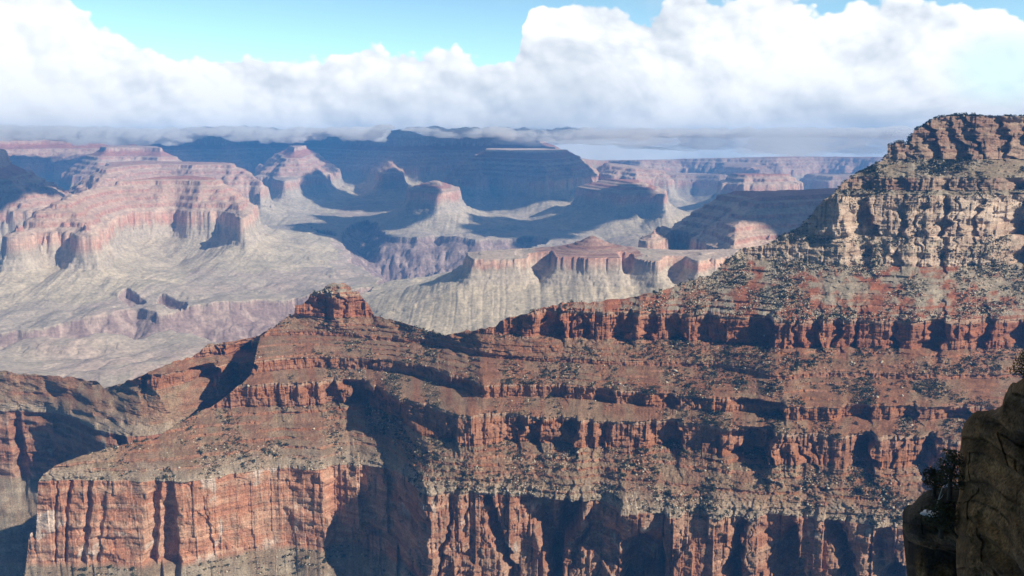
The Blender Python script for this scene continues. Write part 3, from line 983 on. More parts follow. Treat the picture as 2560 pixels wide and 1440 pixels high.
# ------------------------------------------------------------------ small solids
def ico(sub=1):
    p = (1 + 5 ** 0.5) / 2
    v = np.array([(-1, p, 0), (1, p, 0), (-1, -p, 0), (1, -p, 0), (0, -1, p), (0, 1, p), (0, -1, -p), (0, 1, -p), (p, 0, -1), (p, 0, 1), (-p, 0, -1), (-p, 0, 1)], float)
    f = np.array([(0, 11, 5), (0, 5, 1), (0, 1, 7), (0, 7, 10), (0, 10, 11), (1, 5, 9), (5, 11, 4), (11, 10, 2), (10, 7, 6), (7, 1, 8), (3, 9, 4), (3, 4, 2), (3, 2, 6), (3, 6, 8), (3, 8, 9), (4, 9, 5), (2, 4, 11), (6, 2, 10), (8, 6, 7), (9, 8, 1)])
    v /= np.linalg.norm(v, axis=1)[:, None]
    for _ in range(sub):
        vl = [tuple(q) for q in v]
        cache = {}
        nf = []
        def mid(a, b):
            k = (min(a, b), max(a, b))
            if k not in cache:
                m = np.array(vl[a]) + np.array(vl[b])
                vl.append(tuple(m / np.linalg.norm(m)))
                cache[k] = len(vl) - 1
            return cache[k]
        for a, b, c in f:
            ab, bc, ca = mid(a, b), mid(b, c), mid(c, a)
            nf += [(a, ab, ca), (b, bc, ab), (c, ca, bc), (ab, bc, ca)]
        v, f = np.array(vl), np.array(nf)
    return v, f


RNG = np.random.default_rng(7)


def join(parts):
    vs, fs, n = [], [], 0
    for v, f in parts:
        vs.append(v)
        fs.append(f + n)
        n += len(v)
    return np.concatenate(vs), np.concatenate(fs)


def boulder_shape(seed):
    r = np.random.default_rng(seed)
    v, f = ico(1)
    k = r.normal(size=(7, 3))
    k /= np.linalg.norm(k, axis=1)[:, None]
    for q in k:                                   # cut flat faces
        h = r.uniform(0.55, 0.85)
        d = v @ q
        v = v - np.where(d > h, d - h, 0)[:, None] * q
    return v * r.uniform(0.75, 1.25, 3), f


def leafy(n, seed, flat=0.8, leaf=0.42):
    """a loose clump of leaf sprays"""
    r = np.random.default_rng(seed)
    d = r.normal(size=(n, 3))
    d /= np.linalg.norm(d, axis=1)[:, None]
    rad = r.uniform(0.35, 1.0, n) ** 0.6
    lump = 1 + 0.28 * np.sin(d[:, 0] * 3.1 + seed) + 0.22 * np.sin(d[:, 1] * 4.3 + 2 * seed)
    c = d * (rad * lump)[:, None]
    c[:, 2] = c[:, 2] * flat + flat * 0.75
    u = r.normal(size=(n, 3))
    u /= np.linalg.norm(u, axis=1)[:, None]
    w = np.cross(u, r.normal(size=(n, 3)))
    w /= np.linalg.norm(w, axis=1)[:, None]
    sz = leaf * r.uniform(0.6, 1.2, n)[:, None]
    V = np.stack([c - u * sz, c + u * sz * 0.6 + w * sz * 0.7, c + u * sz * 0.8 - w * sz * 0.6], 1).reshape(-1, 3)
    return V, np.arange(3 * n).reshape(-1, 3)


def plain_material(name, c1, c2, scale, rough=0.9, detail=3):
    m = bpy.data.materials.new(name)
    m.use_nodes = True
    t = NT(m.node_tree)
    bs = t.n['Principled BSDF']
    bs.inputs['Roughness'].default_value = rough
    bs.inputs['Specular IOR Level'].default_value = 0.15
    pos = t.add('ShaderNodeNewGeometry').outputs['Position']
    f = t.mapr(t.noise(pos, scale, detail, 0.6), 0.35, 0.65, 0, 1)
    t.l.new(t.mix(f, (*c1, 1), (*c2, 1)), bs.inputs['Base Color'])
    return m


M_BUSH = plain_material('juniper_leaves', (.030, .038, .020), (.105, .108, .058), 0.16)
M_PALE = plain_material('pale_limestone', (.44, .36, .255), (.70, .60, .46), 0.25)
M_REDB = plain_material('red_sandstone', (.26, .115, .065), (.40, .22, .13), 0.25)
M_BARK = plain_material('dark_bark', (.05, .042, .034), (.10, .085, .07), 3.0)
M_DEAD = plain_material('bleached_wood', (.42, .40, .37), (.60, .58, .54), 4.0)
M_SNOW = plain_material('old_snow', (.70, .73, .78), (.84, .86, .90), 1.5)


def project(P):
    f = P[..., 1] * CT - P[..., 2] * ST
    upv = P[..., 1] * ST + P[..., 2] * CT
    return 1280 + F * P[..., 0] / f, 720 - F * upv / f


PXA = project(VA)
OKA = np.zeros(VA.shape[:2], bool)
OKA[:-1, :-1] = keepA
ROWB = np.repeat(np.arange(len(BANDS)), [b[0] for b in BANDS])
ROWB = np.concatenate([ROWB, np.full(len(VA) - len(ROWB), len(BANDS) - 1)])
UPZ = np.zeros(VA.shape[:2])
e1 = VA[1:, :-1] - VA[:-1, :-1]
e2 = VA[:-1, 1:] - VA[:-1, :-1]
nn = np.cross(e2, e1)
AREA = np.zeros(VA.shape[:2])
AREA[:-1, :-1] = np.linalg.norm(nn, axis=-1)
UPZ[:-1, :-1] = nn[..., 2] / (AREA[:-1, :-1] + 1e-9)


def at_px(x, y):
    d = (PXA[0] - x) ** 2 + (PXA[1] - y) ** 2 + np.where(OKA, 0, 1e9)
    return VA.reshape(-1, 3)[d.argmin()].copy()


def scatter_points():
    """places on the slopes of the ridge, more of them on benches"""
    dens_b = np.array([.95, .03, 1.25, .10, 1.0, .05, 1.25, .05, 1.2, .10, 1.15, .6, .5, 1.2, .2, 3.0, .25, 4.0])
    s = np.arctan2(VA[..., 0], VA[..., 1]) * 1750
    clump = np.clip(0.36 + 1.25 * fbm(s / 40, VA[..., 2] / 26, 4, 501), 0.03, 2) ** 1.4
    w = AREA * OKA * dens_b[np.minimum(ROWB, len(dens_b) - 1)][:, None] * sstep(0.12, 0.45, np.abs(UPZ)) * clump
    right = sstep(1000, 2100, PXA[0])
    w = w * (0.62 + 0.8 * right)
    back = np.arange(len(VA))[:, None] - idxA[None, :]
    w = w * np.where(back > 1, 0.0, 1.0)
    w = w * (PXA[0] > 60) * (PXA[0] < 2640) * (PXA[1] < 1470)
    return w / w.sum()


W_SC = scatter_points()


def pick(n, w):
    i = RNG.choice(w.size, n, p=w.ravel())
    P = VA.reshape(-1, 3)[i] + RNG.normal(0, 0.6, (n, 3)) * [1, 1, 0]
    return P, i


def instances(base, P, S, A, squash=None):
    """many copies of one small shape baked into a single mesh"""
    v, f = base
    n = len(P)
    ca, sa = np.cos(A)[:, None], np.sin(A)[:, None]
    x = v[None, :, 0] * ca - v[None, :, 1] * sa
    y = v[None, :, 0] * sa + v[None, :, 1] * ca
    z = np.broadcast_to(v[None, :, 2], x.shape)
    V = np.stack([x, y, z], -1) * S[:, None, None] + P[:, None, :]
    Q = f[None] + (np.arange(n) * len(v))[:, None, None]
    return V.reshape(-1, 3), Q.reshape(-1, 3)


def zone_of(p):
    x, y = project(p)
    x, y, z = float(x), float(y), float(p[2])
    if z > -30:
        return 'rim', 'small dark juniper tree growing along the flat top of the mesa'
    if z > -110:
        return 'cap', 'dark juniper shrub on the steep slope under the top cliff of the mesa'
    if z > -255:
        return 'buff', 'dark shrub among the pale boulders of the buff cliff'
    if z > -340:
        return 'apron', 'dark shrub on the pale boulder slope below the buff cliff'
    if z > -400:
        return 'block', 'dark shrub on a ledge of the blocky red cliff'
    if z > -548:
        return ('butte', 'olive shrub on the red benches below the small butte') if x < 1130 else ('bench', 'olive shrub on the red benches in the middle of the ridge')
    if z > -640:
        return ('nose', 'dark shrub on the tan slope above the great smooth red cliff') if x < 1040 else ('apron2', 'dark shrub on the tan slope above the broken lower red cliff')
    return 'foot', 'grey green shrub at the foot of the great red cliff'


def build_plants():
    n = 24000
    P, i = pick(n, W_SC)
    S = np.minimum(0.85 + RNG.exponential(0.72, n), 3.9)
    # along the rim of the mesa: trees
    rimc = np.nonzero((azA > ray(2225, 390)[0]) & (azA < ray(2640, 300)[0]))[0]
    cc = RNG.choice(rimc, 330)
    back = RNG.integers(0, 3, 330)
    rim = VA[np.minimum(idxA[cc] + back, len(VA) - 1), cc]
    rim = rim[rim[:, 2] > -60]
    slope = np.nonzero((azA > ray(2095, 470)[0]) & (azA < ray(2222, 395)[0]))[0]
    cs = RNG.choice(slope, 60)
    edge = VA[idxA[cs], cs]
    P = np.concatenate([P, rim, edge])
    S = np.concatenate([S, RNG.uniform(1.8, 3.2, len(rim)), RNG.uniform(1.4, 2.6, len(edge))])
    A = RNG.uniform(0, 6.28, len(P))
    show = S / np.linalg.norm(P, axis=1) * (1 + 0.25 * (P[:, 2] > -30))
    o = np.argsort(-show)
    big, rest = o[:296], o[296:]
    variants = []
    for k in range(4):
        v, f = leafy(90, 20 + k, 0.85, 0.34)
        variants.append(mesh_from('shrub', v, f, M_BUSH, None, False))
    tv = []
    for k in range(3):
        v, f = leafy(110, 40 + k, 1.25, 0.32)
        st = np.array([(-.12, -.1, -.5), (.12, -.1, -.5), (0, .13, -.5), (0, 0, 1.2)], float)
        v2, f2 = join([(v + [0, 0, 0.25], f), (st, np.array([(0, 1, 3), (1, 2, 3), (2, 0, 3)]))])
        tv.append(mesh_from('juniper_tree', v2, f2, M_BUSH, None, False))
    groups = {}
    for q in big:
        z, lab = zone_of(P[q])
        me = (tv if z == 'rim' else variants)[int(RNG.integers(0, 3))]
        o_ = link('juniper_tree' if z == 'rim' else 'shrub', me)
        o_.location = P[q]
        o_.rotation_euler = (0, 0, A[q])
        o_.scale = (S[q], S[q], S[q] * RNG.uniform(0.85, 1.15))
        tag(o_, lab, 'tree' if z == 'rim' else 'shrub', {'rim': 'junipers along the mesa top'}.get(z, 'shrubs on the canyon slopes'))
    mats = []
    for k in range(3):
        m = rest[k::3]
        mats.append(instances(leafy(18, 60 + k, 0.8, 0.55), P[m], S[m], A[m]))
    V, Q = join(mats)
    me = mesh_from('shrubbery', V, Q, M_BUSH, None, False)
    tag(link('shrubbery', me), 'countless small dark shrubs dotting the slopes of the ridge', 'shrubs', None, 'stuff')


def build_boulders():
    n = 36000
    w = W_SC.copy()
    zz = VA[..., 2]
    w *= np.where((zz > -340) & (zz < -108), 3.2, 1.0) * np.where(zz > -100, 0.4, 1.0)
    w *= np.where((zz > -640) & (zz < -600), 2.5, 1.0)
    w /= w.sum()
    P, i = pick(n, w)
    S = 0.5 + RNG.exponential(0.5, n)
    S = np.minimum(S, 3.2)
    A = RNG.uniform(0, 6.28, n)
    red = (RNG.random(n) < np.where(P[:, 2] > -345, 0.12, np.where(P[:, 2] > -560, 0.55, 0.3)))
    for nm, mm, mat, lab in (('rubble', ~red, M_PALE, 'pale limestone rubble strewn over the slopes'), ('debris', red, M_REDB, 'red sandstone rubble strewn over the benches')):
        parts = []
        for k in range(4):
            m = np.nonzero(mm)[0][k::4]
            v, f = ico(0)
            v = v * np.random.default_rng(80 + k).uniform(0.6, 1.25, (12, 1)) * [1.1, 0.9, 0.75]
            parts.append(instances((v, f), P[m] + [0, 0, 0.1], S[m], A[m]))
        V, Q = join(parts)
        tag(link(nm, mesh_from(nm, V, Q, mat, None, False)), lab, 'rubble', None, 'stuff')
    # the boulders one can tell apart
    named = [(1690, 927, 6.5, (1.5, .8, .55), 'large tilted pale slab lying on the red bench in the middle of the ridge'),
             (620, 965, 6.5, (1.2, .9, .7), 'cream boulder resting on the bench left of the red ledges under the butte'),
             (785, 1072, 5.5, (.7, .7, 1.1), 'upright cream block at the head of the pale gully above the great cliff'),
             (2192, 992, 5.5, (1.2, .9, .8), 'square tan block on the bench edge below the wooded slope'),
             (2240, 1004, 7.0, (1.2, .9, .8), 'big reddish block leaning at the end of the tan ledge'),
             (2290, 1004, 5.5, (1.1, .9, .9), 'red block just right of the big leaning block'),
             (2255, 990, 4.5, (1, .9, .9), 'smaller tan block on top of the leaning blocks'),
             (2275, 1084, 5.5, (1.4, .9, .6), 'flat pale slab above the columned red cliff near the dark outcrop'),
             (2256, 440, 4.2, (1, .9, .9), 'bright white boulder on the slope under the top cliff of the mesa'),
             (2304, 441, 3.4, (1, .9, .9), 'smaller bright boulder right of the white one under the top cliff'),
             (2110, 560, 6.0, (.9, .9, 1.2), 'pale block perched at the edge of the shadowed recess in the buff cliff'),
             (2140, 555, 5.0, (.8, .8, 1.4), 'tall pale slab standing in front of the shadowed buff cliff'),
             (2305, 640, 7.0, (1, .9, .9), 'rounded buff knob at the foot of the buff cliff'),
             (2200, 640, 6.0, (1, .9, .9), 'buff boulder above the brink of the buff cliff'),
             (1960, 905, 5.0, (1.6, .7, .5), 'long pale slab among shrubs on the middle bench'),
             (2205, 905, 6.0, (1.6, .7, .5), 'long grey slab on the brushy slope below the blocky cliff'),
             (1970, 868, 5.0, (.9, .9, 1.0), 'pale boulder leaning at the foot of the blocky red cliff')]
    for k, (x, y, sz, sc, lab) in enumerate(named):
        v, f = boulder_shape(300 + k)
        v = v * np.array(sc) * sz * 0.62
        p = at_px(x, y)
        d = -p / np.linalg.norm(p)
        me = mesh_from('boulder', v, f, M_REDB if 'red' in lab.split(' on ')[0] else M_PALE, None, False)
        o = link('boulder', me)
        o.location = p + d * sz * 0.25
        o.rotation_euler = (0.35 * math.sin(k * 2.1), 0.4 * math.cos(k * 1.3), k * 1.1)
        tag(o, lab, 'boulder')


build_plants()
build_boulders()


# ------------------------------------------------------------------ the shaded outcrop close by on the right
def build_outcrop():
    M_OUT = rock_material('grey_limestone', 6.0, 0.9, 1.0, 0.15, 0.7, 0.0)
    def col_fn(s, z, B, T, seed):
        n1 = fbm(s / 5.0, z / 2.2, 4, 701 + seed)
        n2 = fbm(s / 1.1, z / 0.8, 4, 703 + seed)
        lay = afbm(s / 16.0, (z - 0.18 * s) / 0.7, 3, 705 + seed)
        sh = s.shape
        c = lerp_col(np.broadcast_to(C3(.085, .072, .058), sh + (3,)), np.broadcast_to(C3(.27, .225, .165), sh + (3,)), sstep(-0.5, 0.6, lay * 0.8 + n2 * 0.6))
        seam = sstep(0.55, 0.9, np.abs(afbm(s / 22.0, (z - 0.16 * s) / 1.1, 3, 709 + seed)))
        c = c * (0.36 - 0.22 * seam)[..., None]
        tan = sstep(0.2, 0.55, n1 + 0.25 * lay)
        c = lerp_col(c, np.broadcast_to(C3(.22, .135, .07), sh + (3,)), tan * 0.6)
        return c
    def shell(name, az, r, ztop_te, zb, rows, relief, edge, seed, tanny=None):
        n = len(az)
        te = ztop_te
        zt = te * r
        t = np.linspace(0, 1, rows)[:, None]
        Z = zb + (zt[None, :] - zb) * t
        s = az[None, :] * 60 * np.ones_like(Z)
        R = r[None, :] + relief(s, Z, t * np.ones_like(Z))
        c = col_fn(s, Z, None, t, seed)
        if tanny is not None:
            q = tanny(s, Z, t * np.ones_like(Z), az)
            c = lerp_col(c, np.broadcast_to(C3(.36, .215, .095), c.shape) * (0.4 + 0.36 * sstep(-0.5, 0.5, fbm(s / 0.8, Z / 0.5, 3, 753)))[..., None], q * 0.9)
        # the top runs back and down
        bk = [(0.4, 0.0), (1.2, -0.05), (3, -0.3), (8, -2), (16, -7), (26, -18), (40, -60)]
        Rb = np.concatenate([R] + [R[-1:] + a for a, b in bk])
        Zb = np.concatenate([Z] + [Z[-1:] + b + 0.25 * vn(s[-1:] / 2, s[-1:] * 0 + a, 711) for a, b in bk])
        cb = np.concatenate([c] + [c[-1:]] * len(bk))
        # the free edge of the rock leans a little
        e = np.array(edge, float)
        ea, et = ray(e[:, 0], e[:, 1])
        o = np.argsort(et)
        fade = np.exp(-np.maximum(az - az[0], 0) / 0.12)
        sh = (np.interp(Zb / Rb, et[o], ea[o]) - az[0] + 0.0032 * vn(Zb / 1.7, Zb * 0 + seed, 751) + 0.0016 * vn(Zb / 0.5, Zb * 0 + seed, 752)) * fade[None, :]
        az2 = az[None, :] + sh
        # round the edge back into depth
        k = 1 + (3.2 * np.exp(-(az - az[0]) / 0.007) + 1.2 * np.exp(-(az - az[0]) / 0.03))[None, :] / Rb
        Rb = Rb * k
        Zb = Zb * k
        az2 = np.concatenate([az2[:, :1] + 0.03, az2[:, :1] + 0.004, az2], 1)
        Rb = np.concatenate([Rb[:, :1] + 26, Rb[:, :1] + 5, Rb], 1)
        Zb = np.concatenate([Zb[:, :1] * 1.5 - 1, Zb[:, :1] * 1.1, Zb], 1)
        cb = np.concatenate([cb[:, :1], cb[:, :1], cb], 1)
        V = np.stack([Rb * np.sin(az2), Rb * np.cos(az2), Zb], -1)
        keep = np.ones((V.shape[0] - 1, V.shape[1] - 1), bool)
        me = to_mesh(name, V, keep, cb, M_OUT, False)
        return link(name, me)
    def rough(s, z, t):
        zz = z - 0.16 * s + 0.35 * vn(s / 6.0, z / 3.0, 719)
        lay = np.tanh(2.6 * vn(s / 26.0, zz / 1.5, 721)) * 0.75 + np.tanh(2.4 * vn(s / 12.0, zz / 0.7, 722)) * 0.36
        gap = np.clip(ridged(s / 60.0, zz / 2.9, 2, 725) - 0.86, 0, 1) * 9
        joint = np.clip(ridged(s / 2.4 + 0.4 * vn(s, zz, 728), zz / 5.0, 2, 729) - 0.84, 0, 1) * 3.0
        return lay + gap + joint + fbm(s / 4.0, z / 3.0, 4, 726) * 1.1 + fbm(s / 0.9, z / 0.55, 4, 727) * 0.42 + blocks(s, zz, 2.2, 1.3, 730) * 0.18
    # upper mass, rising out of the picture on the right and curving round behind the viewer
    az = np.concatenate([np.linspace(float(ray(2396, 1092)[0]), float(ray(2700, 1000)[0]), 420), np.linspace(float(ray(2706, 1000)[0]), 2.5, 160)])
    te = line(az, [(2396, 1096), (2408, 1070), (2420, 1062), (2452, 1048), (2482, 1036), (2508, 1024), (2514, 1004), (2532, 981), (2562, 962), (2640, 930)])
    te = np.where(az > 0.56, te + (az - 0.56) * 0.62, te)
    te = np.minimum(te, 0.42) + vn(az * 60 / 1.2, az * 0, 731) * 0.0025
    r = 56 - 5 * sstep(0.50, 0.56, az) - 12 * sstep(0.6, 1.6, az)
    def rel_u(s, z, t):
        belly = -3.2 * np.exp(-((z + 22.5) / 6.0) ** 2) + 5.0 * sstep(-25.5, -31.0, z + (s - 31) * 0.9)
        return belly + rough(s, z, t)
    def tan_u(s, z, t, az):
        edge = z + (s - 29.5) * 0.95
        q = np.exp(-((edge + 26.5) / 1.2) ** 2) * 0.9
        q2 = np.clip(0.55 + 0.9 * fbm(s / 2.2, z / 2.6, 3, 741), 0, 1) * sstep(34.0, 31.6, s - 0.10 * (z + 20)) * sstep(-27, -23, z)
        return np.clip(np.maximum(q, q2), 0, 1)
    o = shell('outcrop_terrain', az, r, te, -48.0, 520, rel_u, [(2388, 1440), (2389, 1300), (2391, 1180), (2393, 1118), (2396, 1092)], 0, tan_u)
    tag(o, 'dark shaded limestone outcrop bulging in from the right edge', 'rock outcrop', None, 'structure')
    az = np.linspace(float(ray(2265, 1302)[0]), float(ray(2520, 1240)[0]), 260)
    te = line(az, [(2264, 1306), (2268, 1298), (2285, 1290), (2303, 1280), (2340, 1274), (2372, 1256), (2400, 1250), (2520, 1240)])
    te = te + vn(az * 60 / 0.9, az * 0, 733) * 0.003
    r = np.full(len(az), 58.5)
    def tan_l(s, z, t, az):
        return 0.85 * sstep(-25.8, -26.8, z + 0.5 * vn(s / 1.5, z / 2, 743)) * sstep(-0.35, 0.25, afbm(s / 1.6, z / 9.0, 3, 745) + 0.1)
    def rel_l(s, z, t):
        return rough(s, z, t) * 0.7 + 1.6 * sstep(-24.5, -26.0, z)
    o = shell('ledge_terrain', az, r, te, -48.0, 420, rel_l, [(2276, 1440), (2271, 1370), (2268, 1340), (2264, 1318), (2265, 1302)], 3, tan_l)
    tag(o, 'tan limestone ledge with a little snow beside the dark outcrop', 'rock ledge', None, 'structure')


def spot(x, y, r):
    a, te = ray(x, y)
    return np.array([r * math.sin(a), r * math.cos(a), r * te])


def tube(pts, r0, r1, k=6):
    pts = np.array(pts, float)
    V, Q = [], []
    for i, p in enumerate(pts):
        d = pts[min(i + 1, len(pts) - 1)] - pts[max(i - 1, 0)]
        d /= np.linalg.norm(d)
        a = np.cross(d, [0.3, 1, 0.2])
        a /= np.linalg.norm(a)
        b = np.cross(d, a)
        r = r0 + (r1 - r0) * i / (len(pts) - 1)
        for j in range(k):
            an = 2 * math.pi * j / k
            V.append(p + (a * math.cos(an) + b * math.sin(an)) * r)
    for i in range(len(pts) - 1):
        for j in range(k):
            q = (i * k + j, i * k + (j + 1) % k, (i + 1) * k + (j + 1) % k, (i + 1) * k + j)
            Q += [(q[0], q[1], q[2]), (q[0], q[2], q[3])]
    return np.array(V), np.array(Q)


def pine(base, height, spread, seed, lab, lean=(0, 0)):
    r = np.random.default_rng(seed)
    root = bpy.data.objects.new('pinyon_tree', None)
    COL.objects.link(root)
    root.location = base
    tag(root, lab, 'tree')
    H = height
    top = np.array([lean[0], lean[1], H])
    pts = [top * q + np.array([0.12 * math.sin(q * 5 + seed), 0.1 * math.cos(q * 4), 0]) * q for q in np.linspace(0, 0.9, 7)]
    parts = [tube(pts, 0.16, 0.05)]
    cl = []
    for k in range(15):
        q = 0.28 + 0.72 * k / 14
        a = k * 2.4 + r.uniform(-.4, .4)
        L = spread * (1.05 - 0.62 * q) * r.uniform(0.6, 1.15)
        b0 = top * q * 0.95
        b1 = b0 + np.array([math.cos(a) * L, math.sin(a) * L, 0.22 * L + 0.1])
        parts.append(tube([b0, (b0 + b1) / 2 + [0, 0, .08], b1], 0.045, 0.015, 4))
        for w in (0.55, 1.0):
            c = b0 + (b1 - b0) * w
            v, f = leafy(60, seed * 50 + k * 3 + int(w * 2), 0.7, 0.20)
            cl.append((v * (0.38 + 0.22 * r.random()) * spread / 1.3 + c - [0, 0, 0.15], f))
    v, f = join(parts)
    link('trunk', mesh_from('trunk', v, f, M_BARK, None, False), root)
    v, f = join(cl)
    link('crown', mesh_from('crown', v, f, M_BUSH, None, False), root)


def build_outcrop_things():
    pine(spot(2374, 1250, 57.2), 2.9, 1.0, 3, 'dark pinyon pine on the tan ledge against the shaded outcrop')
    pine(spot(2335, 1240, 60.5), 1.6, 0.9, 5, 'low dark pinyon growing just behind the bleached dead branch')
    pine(spot(2352, 1345, 56.2), 1.9, 1.1, 8, 'dark bushy pinyon below the snowy ledge, hugging the rock')
    pine(spot(2562, 966, 56.0), 1.9, 0.7, 9, 'small dark tree on the outcrop at the very edge of the picture')
    v, f = tube([spot(2338, 1280, 56.9), spot(2343, 1258, 56.8), spot(2350, 1238, 56.9), spot(2356, 1218, 57.0)], 0.05, 0.02, 5)
    v2, f2 = tube([spot(2346, 1250, 56.85), spot(2353, 1244, 56.7), spot(2358, 1236, 56.6)], 0.022, 0.008, 5)
    v, f = join([(v, f), (v2, f2)])
    tag(link('dead_branch', mesh_from('dead_branch', v, f, M_DEAD, None, False)), 'bleached bare branch standing on the snowy ledge', 'branch')
    for k, (x, y, r, sx, lab) in enumerate([(2330, 1284, 57.7, 0.6, 'thin patch of old snow on the tan ledge beside the dead branch')]):
        v, f = ico(2)
        v = v * (1 + 0.25 * np.sin(v[:, :1] * 5 + k) * np.cos(v[:, 1:2] * 4))
        v = v * [sx, sx * 0.7, sx * 0.22] + spot(x, y, r)
        tag(link('snow_patch', mesh_from('snow_patch', v, f, M_SNOW, None, True)), lab, 'snow')


build_outcrop()
build_outcrop_things()


# ------------------------------------------------------------------ clouds overhead that shade the far canyon
def build_clouds():
    zc = 2700.0
    def poly2(pts):
        out = []
        for x, rho in pts:
            a = float(ray(x, 450)[0])
            out.append((rho * math.sin(a), rho * math.cos(a)))
        return np.array(out)
    regions = [  # ground outline to be shaded (picture column, range), ground height
        (poly2([(860, 9600), (1010, 9300), (1250, 9000), (1480, 9300), (1560, 9900), (1520, 11000), (1060, 11100), (1020, 10500), (940, 10400), (860, 10900)]), -250),
        (poly2([(1030, 12300), (1120, 12420), (1260, 12400), (1330, 12900), (1500, 13600), (1500, 14300), (880, 14300), (870, 12700), (930, 12250), (950, 11900), (1020, 12000)]), -150),
        (poly2([(400, 12900), (520, 12950), (620, 12700), (680, 13300), (870, 12900), (870, 14200), (400, 14200)]), -150),
        (poly2([(-250, 7100), (100, 7000), (150, 7300), (180, 8200), (120, 9000), (-250, 9200)]), -250),
        (poly2([(770, 7300), (900, 7400), (960, 8300), (900, 8900), (800, 8300)]), -700),
        (poly2([(1200, 7500), (1400, 7350), (1500, 7900), (1430, 8600), (1210, 8300)]), -700),
        (poly2([(1010, 7900), (1030, 8600), (1060, 8500), (1070, 7900)]), -600),
        (poly2([(1640, 5500), (1690, 5250), (1800, 5000), (2100, 4950), (2200, 6400), (1760, 6100)]), -420),  # unseen cloud added to darken the ridge right of the mesa
    ]
    base = ico(2)
    parts = []
    r = np.random.default_rng(11)
    for P, zg in regions:
        L = (zc - zg) / SUN_DIR[2]
        off = SUN_DIR * L
        x0, y0 = P.min(0)
        x1, y1 = P.max(0)
        st = 300.0
        gx, gy = np.meshgrid(np.arange(x0 - st, x1 + st, st), np.arange(y0 - st, y1 + st, st))
        gx = gx + r.uniform(-90, 90, gx.shape)
        gy = gy + r.uniform(-90, 90, gy.shape)
        d = sdf(P, gx, gy)
        ok = d > -40
        for x, y, dd in zip(gx[ok], gy[ok], d[ok]):
            v, f = base
            k = r.uniform(0, 6)
            v = v * (1 + 0.22 * np.sin(v[:, :1] * 4 + k) * np.cos(v[:, 1:2] * 5 + k) + 0.12 * np.sin(v[:, 2:] * 9 + 2 * k))
            rad = min(230, 170 + 0.4 * max(dd, 0)) * r.uniform(0.8, 1.25)
            v = v * [rad, rad, rad * 0.75] + [x + off[0], y + off[1], zg + off[2] + r.uniform(-60, 120)]
            parts.append((v, f))
    v, f = join(parts)
    M = plain_material('cloud_white', (.86, .87, .88), (.92, .92, .92), 0.002)
    tag(link('clouds', mesh_from('clouds', v, f, M, None, True)), 'white cumulus clouds above the frame shading the far canyon', 'clouds', None, 'stuff')


build_clouds()


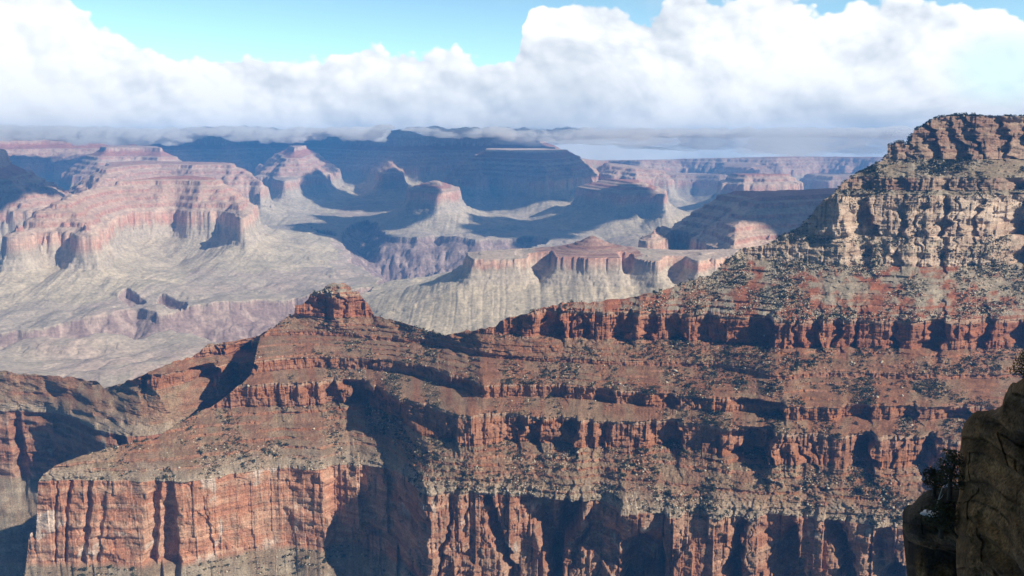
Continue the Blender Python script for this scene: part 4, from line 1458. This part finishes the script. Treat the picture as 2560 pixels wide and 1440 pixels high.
def build_mist():
    """low mist along the rim of the far wall and a veil of rain on the right"""
    r = np.random.default_rng(23)
    thick, thin = [], []
    v0, f0 = ico(3)
    def blob(x, rho, z, rx, ry, rz, out):
        a = float(ray(x, 400)[0])
        k = r.uniform(0, 6)
        v = v0 * (1 + 0.20 * np.sin(v0[:, :1] * 5 + k) * np.cos(v0[:, 1:2] * 4 + k) + 0.08 * np.sin(v0[:, 2:] * 8 + k))
        out.append((v * [rx, ry, rz] + [rho * math.sin(a), rho * math.cos(a), z], f0))
    # the underside of the mist in the picture, column by column
    under = [(-120, 352), (150, 352), (200, 359), (330, 362), (450, 360), (490, 344), (540, 338), (590, 352), (700, 357), (770, 354), (810, 338), (860, 346), (905, 356), (940, 352), (955, 326), (1000, 314), (1030, 318), (1060, 336), (1130, 346), (1190, 342), (1260, 346), (1340, 352), (1430, 350), (1520, 347), (1700, 344), (2000, 344), (2300, 346)]
    ux, uy = np.array(under).T
    x = -110.0
    while x < 2280:
        for q in range(2):
            xx = x + r.uniform(-14, 14)
            yb = float(np.interp(xx, ux, uy)) + r.uniform(-3, 3)
            rho = float(np.interp(xx, [-120, 300, 520, 860, 930, 960, 1010, 1040, 1120, 1250, 1330, 1430, 1700, 2300], [12300, 12750, 12350, 12050, 11500, 10700, 10700, 11500, 12050, 11950, 12400, 12500, 12600, 12600])) + r.uniform(-120, 120)
            zb = (365 - yb) / 2217 * rho
            top = 266 - r.uniform(0, 75)
            if zb < top - 40:
                rz = (top - zb) / 2 / 1.18
                rx = r.uniform(110, 210)
                blob(xx, rho, (top + zb) / 2, rx, r.uniform(330, 480), rz, thick)
                if q == 0:
                    rz2 = r.uniform(24, 46)
                    blob(xx + r.uniform(-20, 20), rho - r.uniform(280, 400), zb + rz2 * r.uniform(0.4, 1.2), r.uniform(70, 150), r.uniform(80, 160), rz2, thick)
        x += 20
    for q in range(12):
        rz = r.uniform(110, 190)
        blob(1360 + 85 * q + r.uniform(-30, 30), r.uniform(11200, 13300), 262 - rz * 1.25, r.uniform(500, 900), r.uniform(500, 900), rz, thin)
    for nm, parts, dens, lab in (('mist', thick, 0.010, 'white mist hanging along the top of the far canyon wall'), ('rain', thin, 0.0011, 'pale veil of rain under the clouds over the far right of the canyon')):
        m = bpy.data.materials.new(nm + '_air')
        m.use_nodes = True
        m.node_tree.nodes.clear()
        t = NT(m.node_tree)
        pv = t.add('ShaderNodeVolumePrincipled')
        pv.inputs['Color'].default_value = (0.995, 0.998, 1.0, 1)
        pv.inputs['Density'].default_value = dens
        pv.inputs['Anisotropy'].default_value = 0.0
        o = t.add('ShaderNodeOutputMaterial')
        t.l.new(pv.outputs[0], o.inputs['Volume'])
        v, f = join(parts)
        tag(link(nm, mesh_from(nm, v, f, m, None, True)), lab, nm, None, 'stuff')


build_mist()


# ------------------------------------------------------------------ haze
def build_haze():
    x0, x1, y0, y1, z0, z1 = -13500, 13500, -1500, 15600, -2600, 272
    V = np.array([(x, y, z) for z in (z0, z1) for y in (y0, y1) for x in (x0, x1)], float)
    Q = np.array([(0, 2, 3, 1), (4, 5, 7, 6), (0, 1, 5, 4), (2, 6, 7, 3), (0, 4, 6, 2), (1, 3, 7, 5)])
    m = bpy.data.materials.new('thin_air')
    m.use_nodes = True
    m.node_tree.nodes.clear()
    t = NT(m.node_tree)
    pv = t.add('ShaderNodeVolumePrincipled')
    pv.inputs['Color'].default_value = (0.10, 0.41, 1.0, 1)
    pv.inputs['Density'].default_value = 6.4e-5
    pv.inputs['Anisotropy'].default_value = 0.0
    o = t.add('ShaderNodeOutputMaterial')
    t.l.new(pv.outputs[0], o.inputs['Volume'])
    me = mesh_from('haze', V, Q, m, None, False)
    tag(link('haze', me), 'blue haze filling the canyon air', 'haze', None, 'stuff')


build_haze()
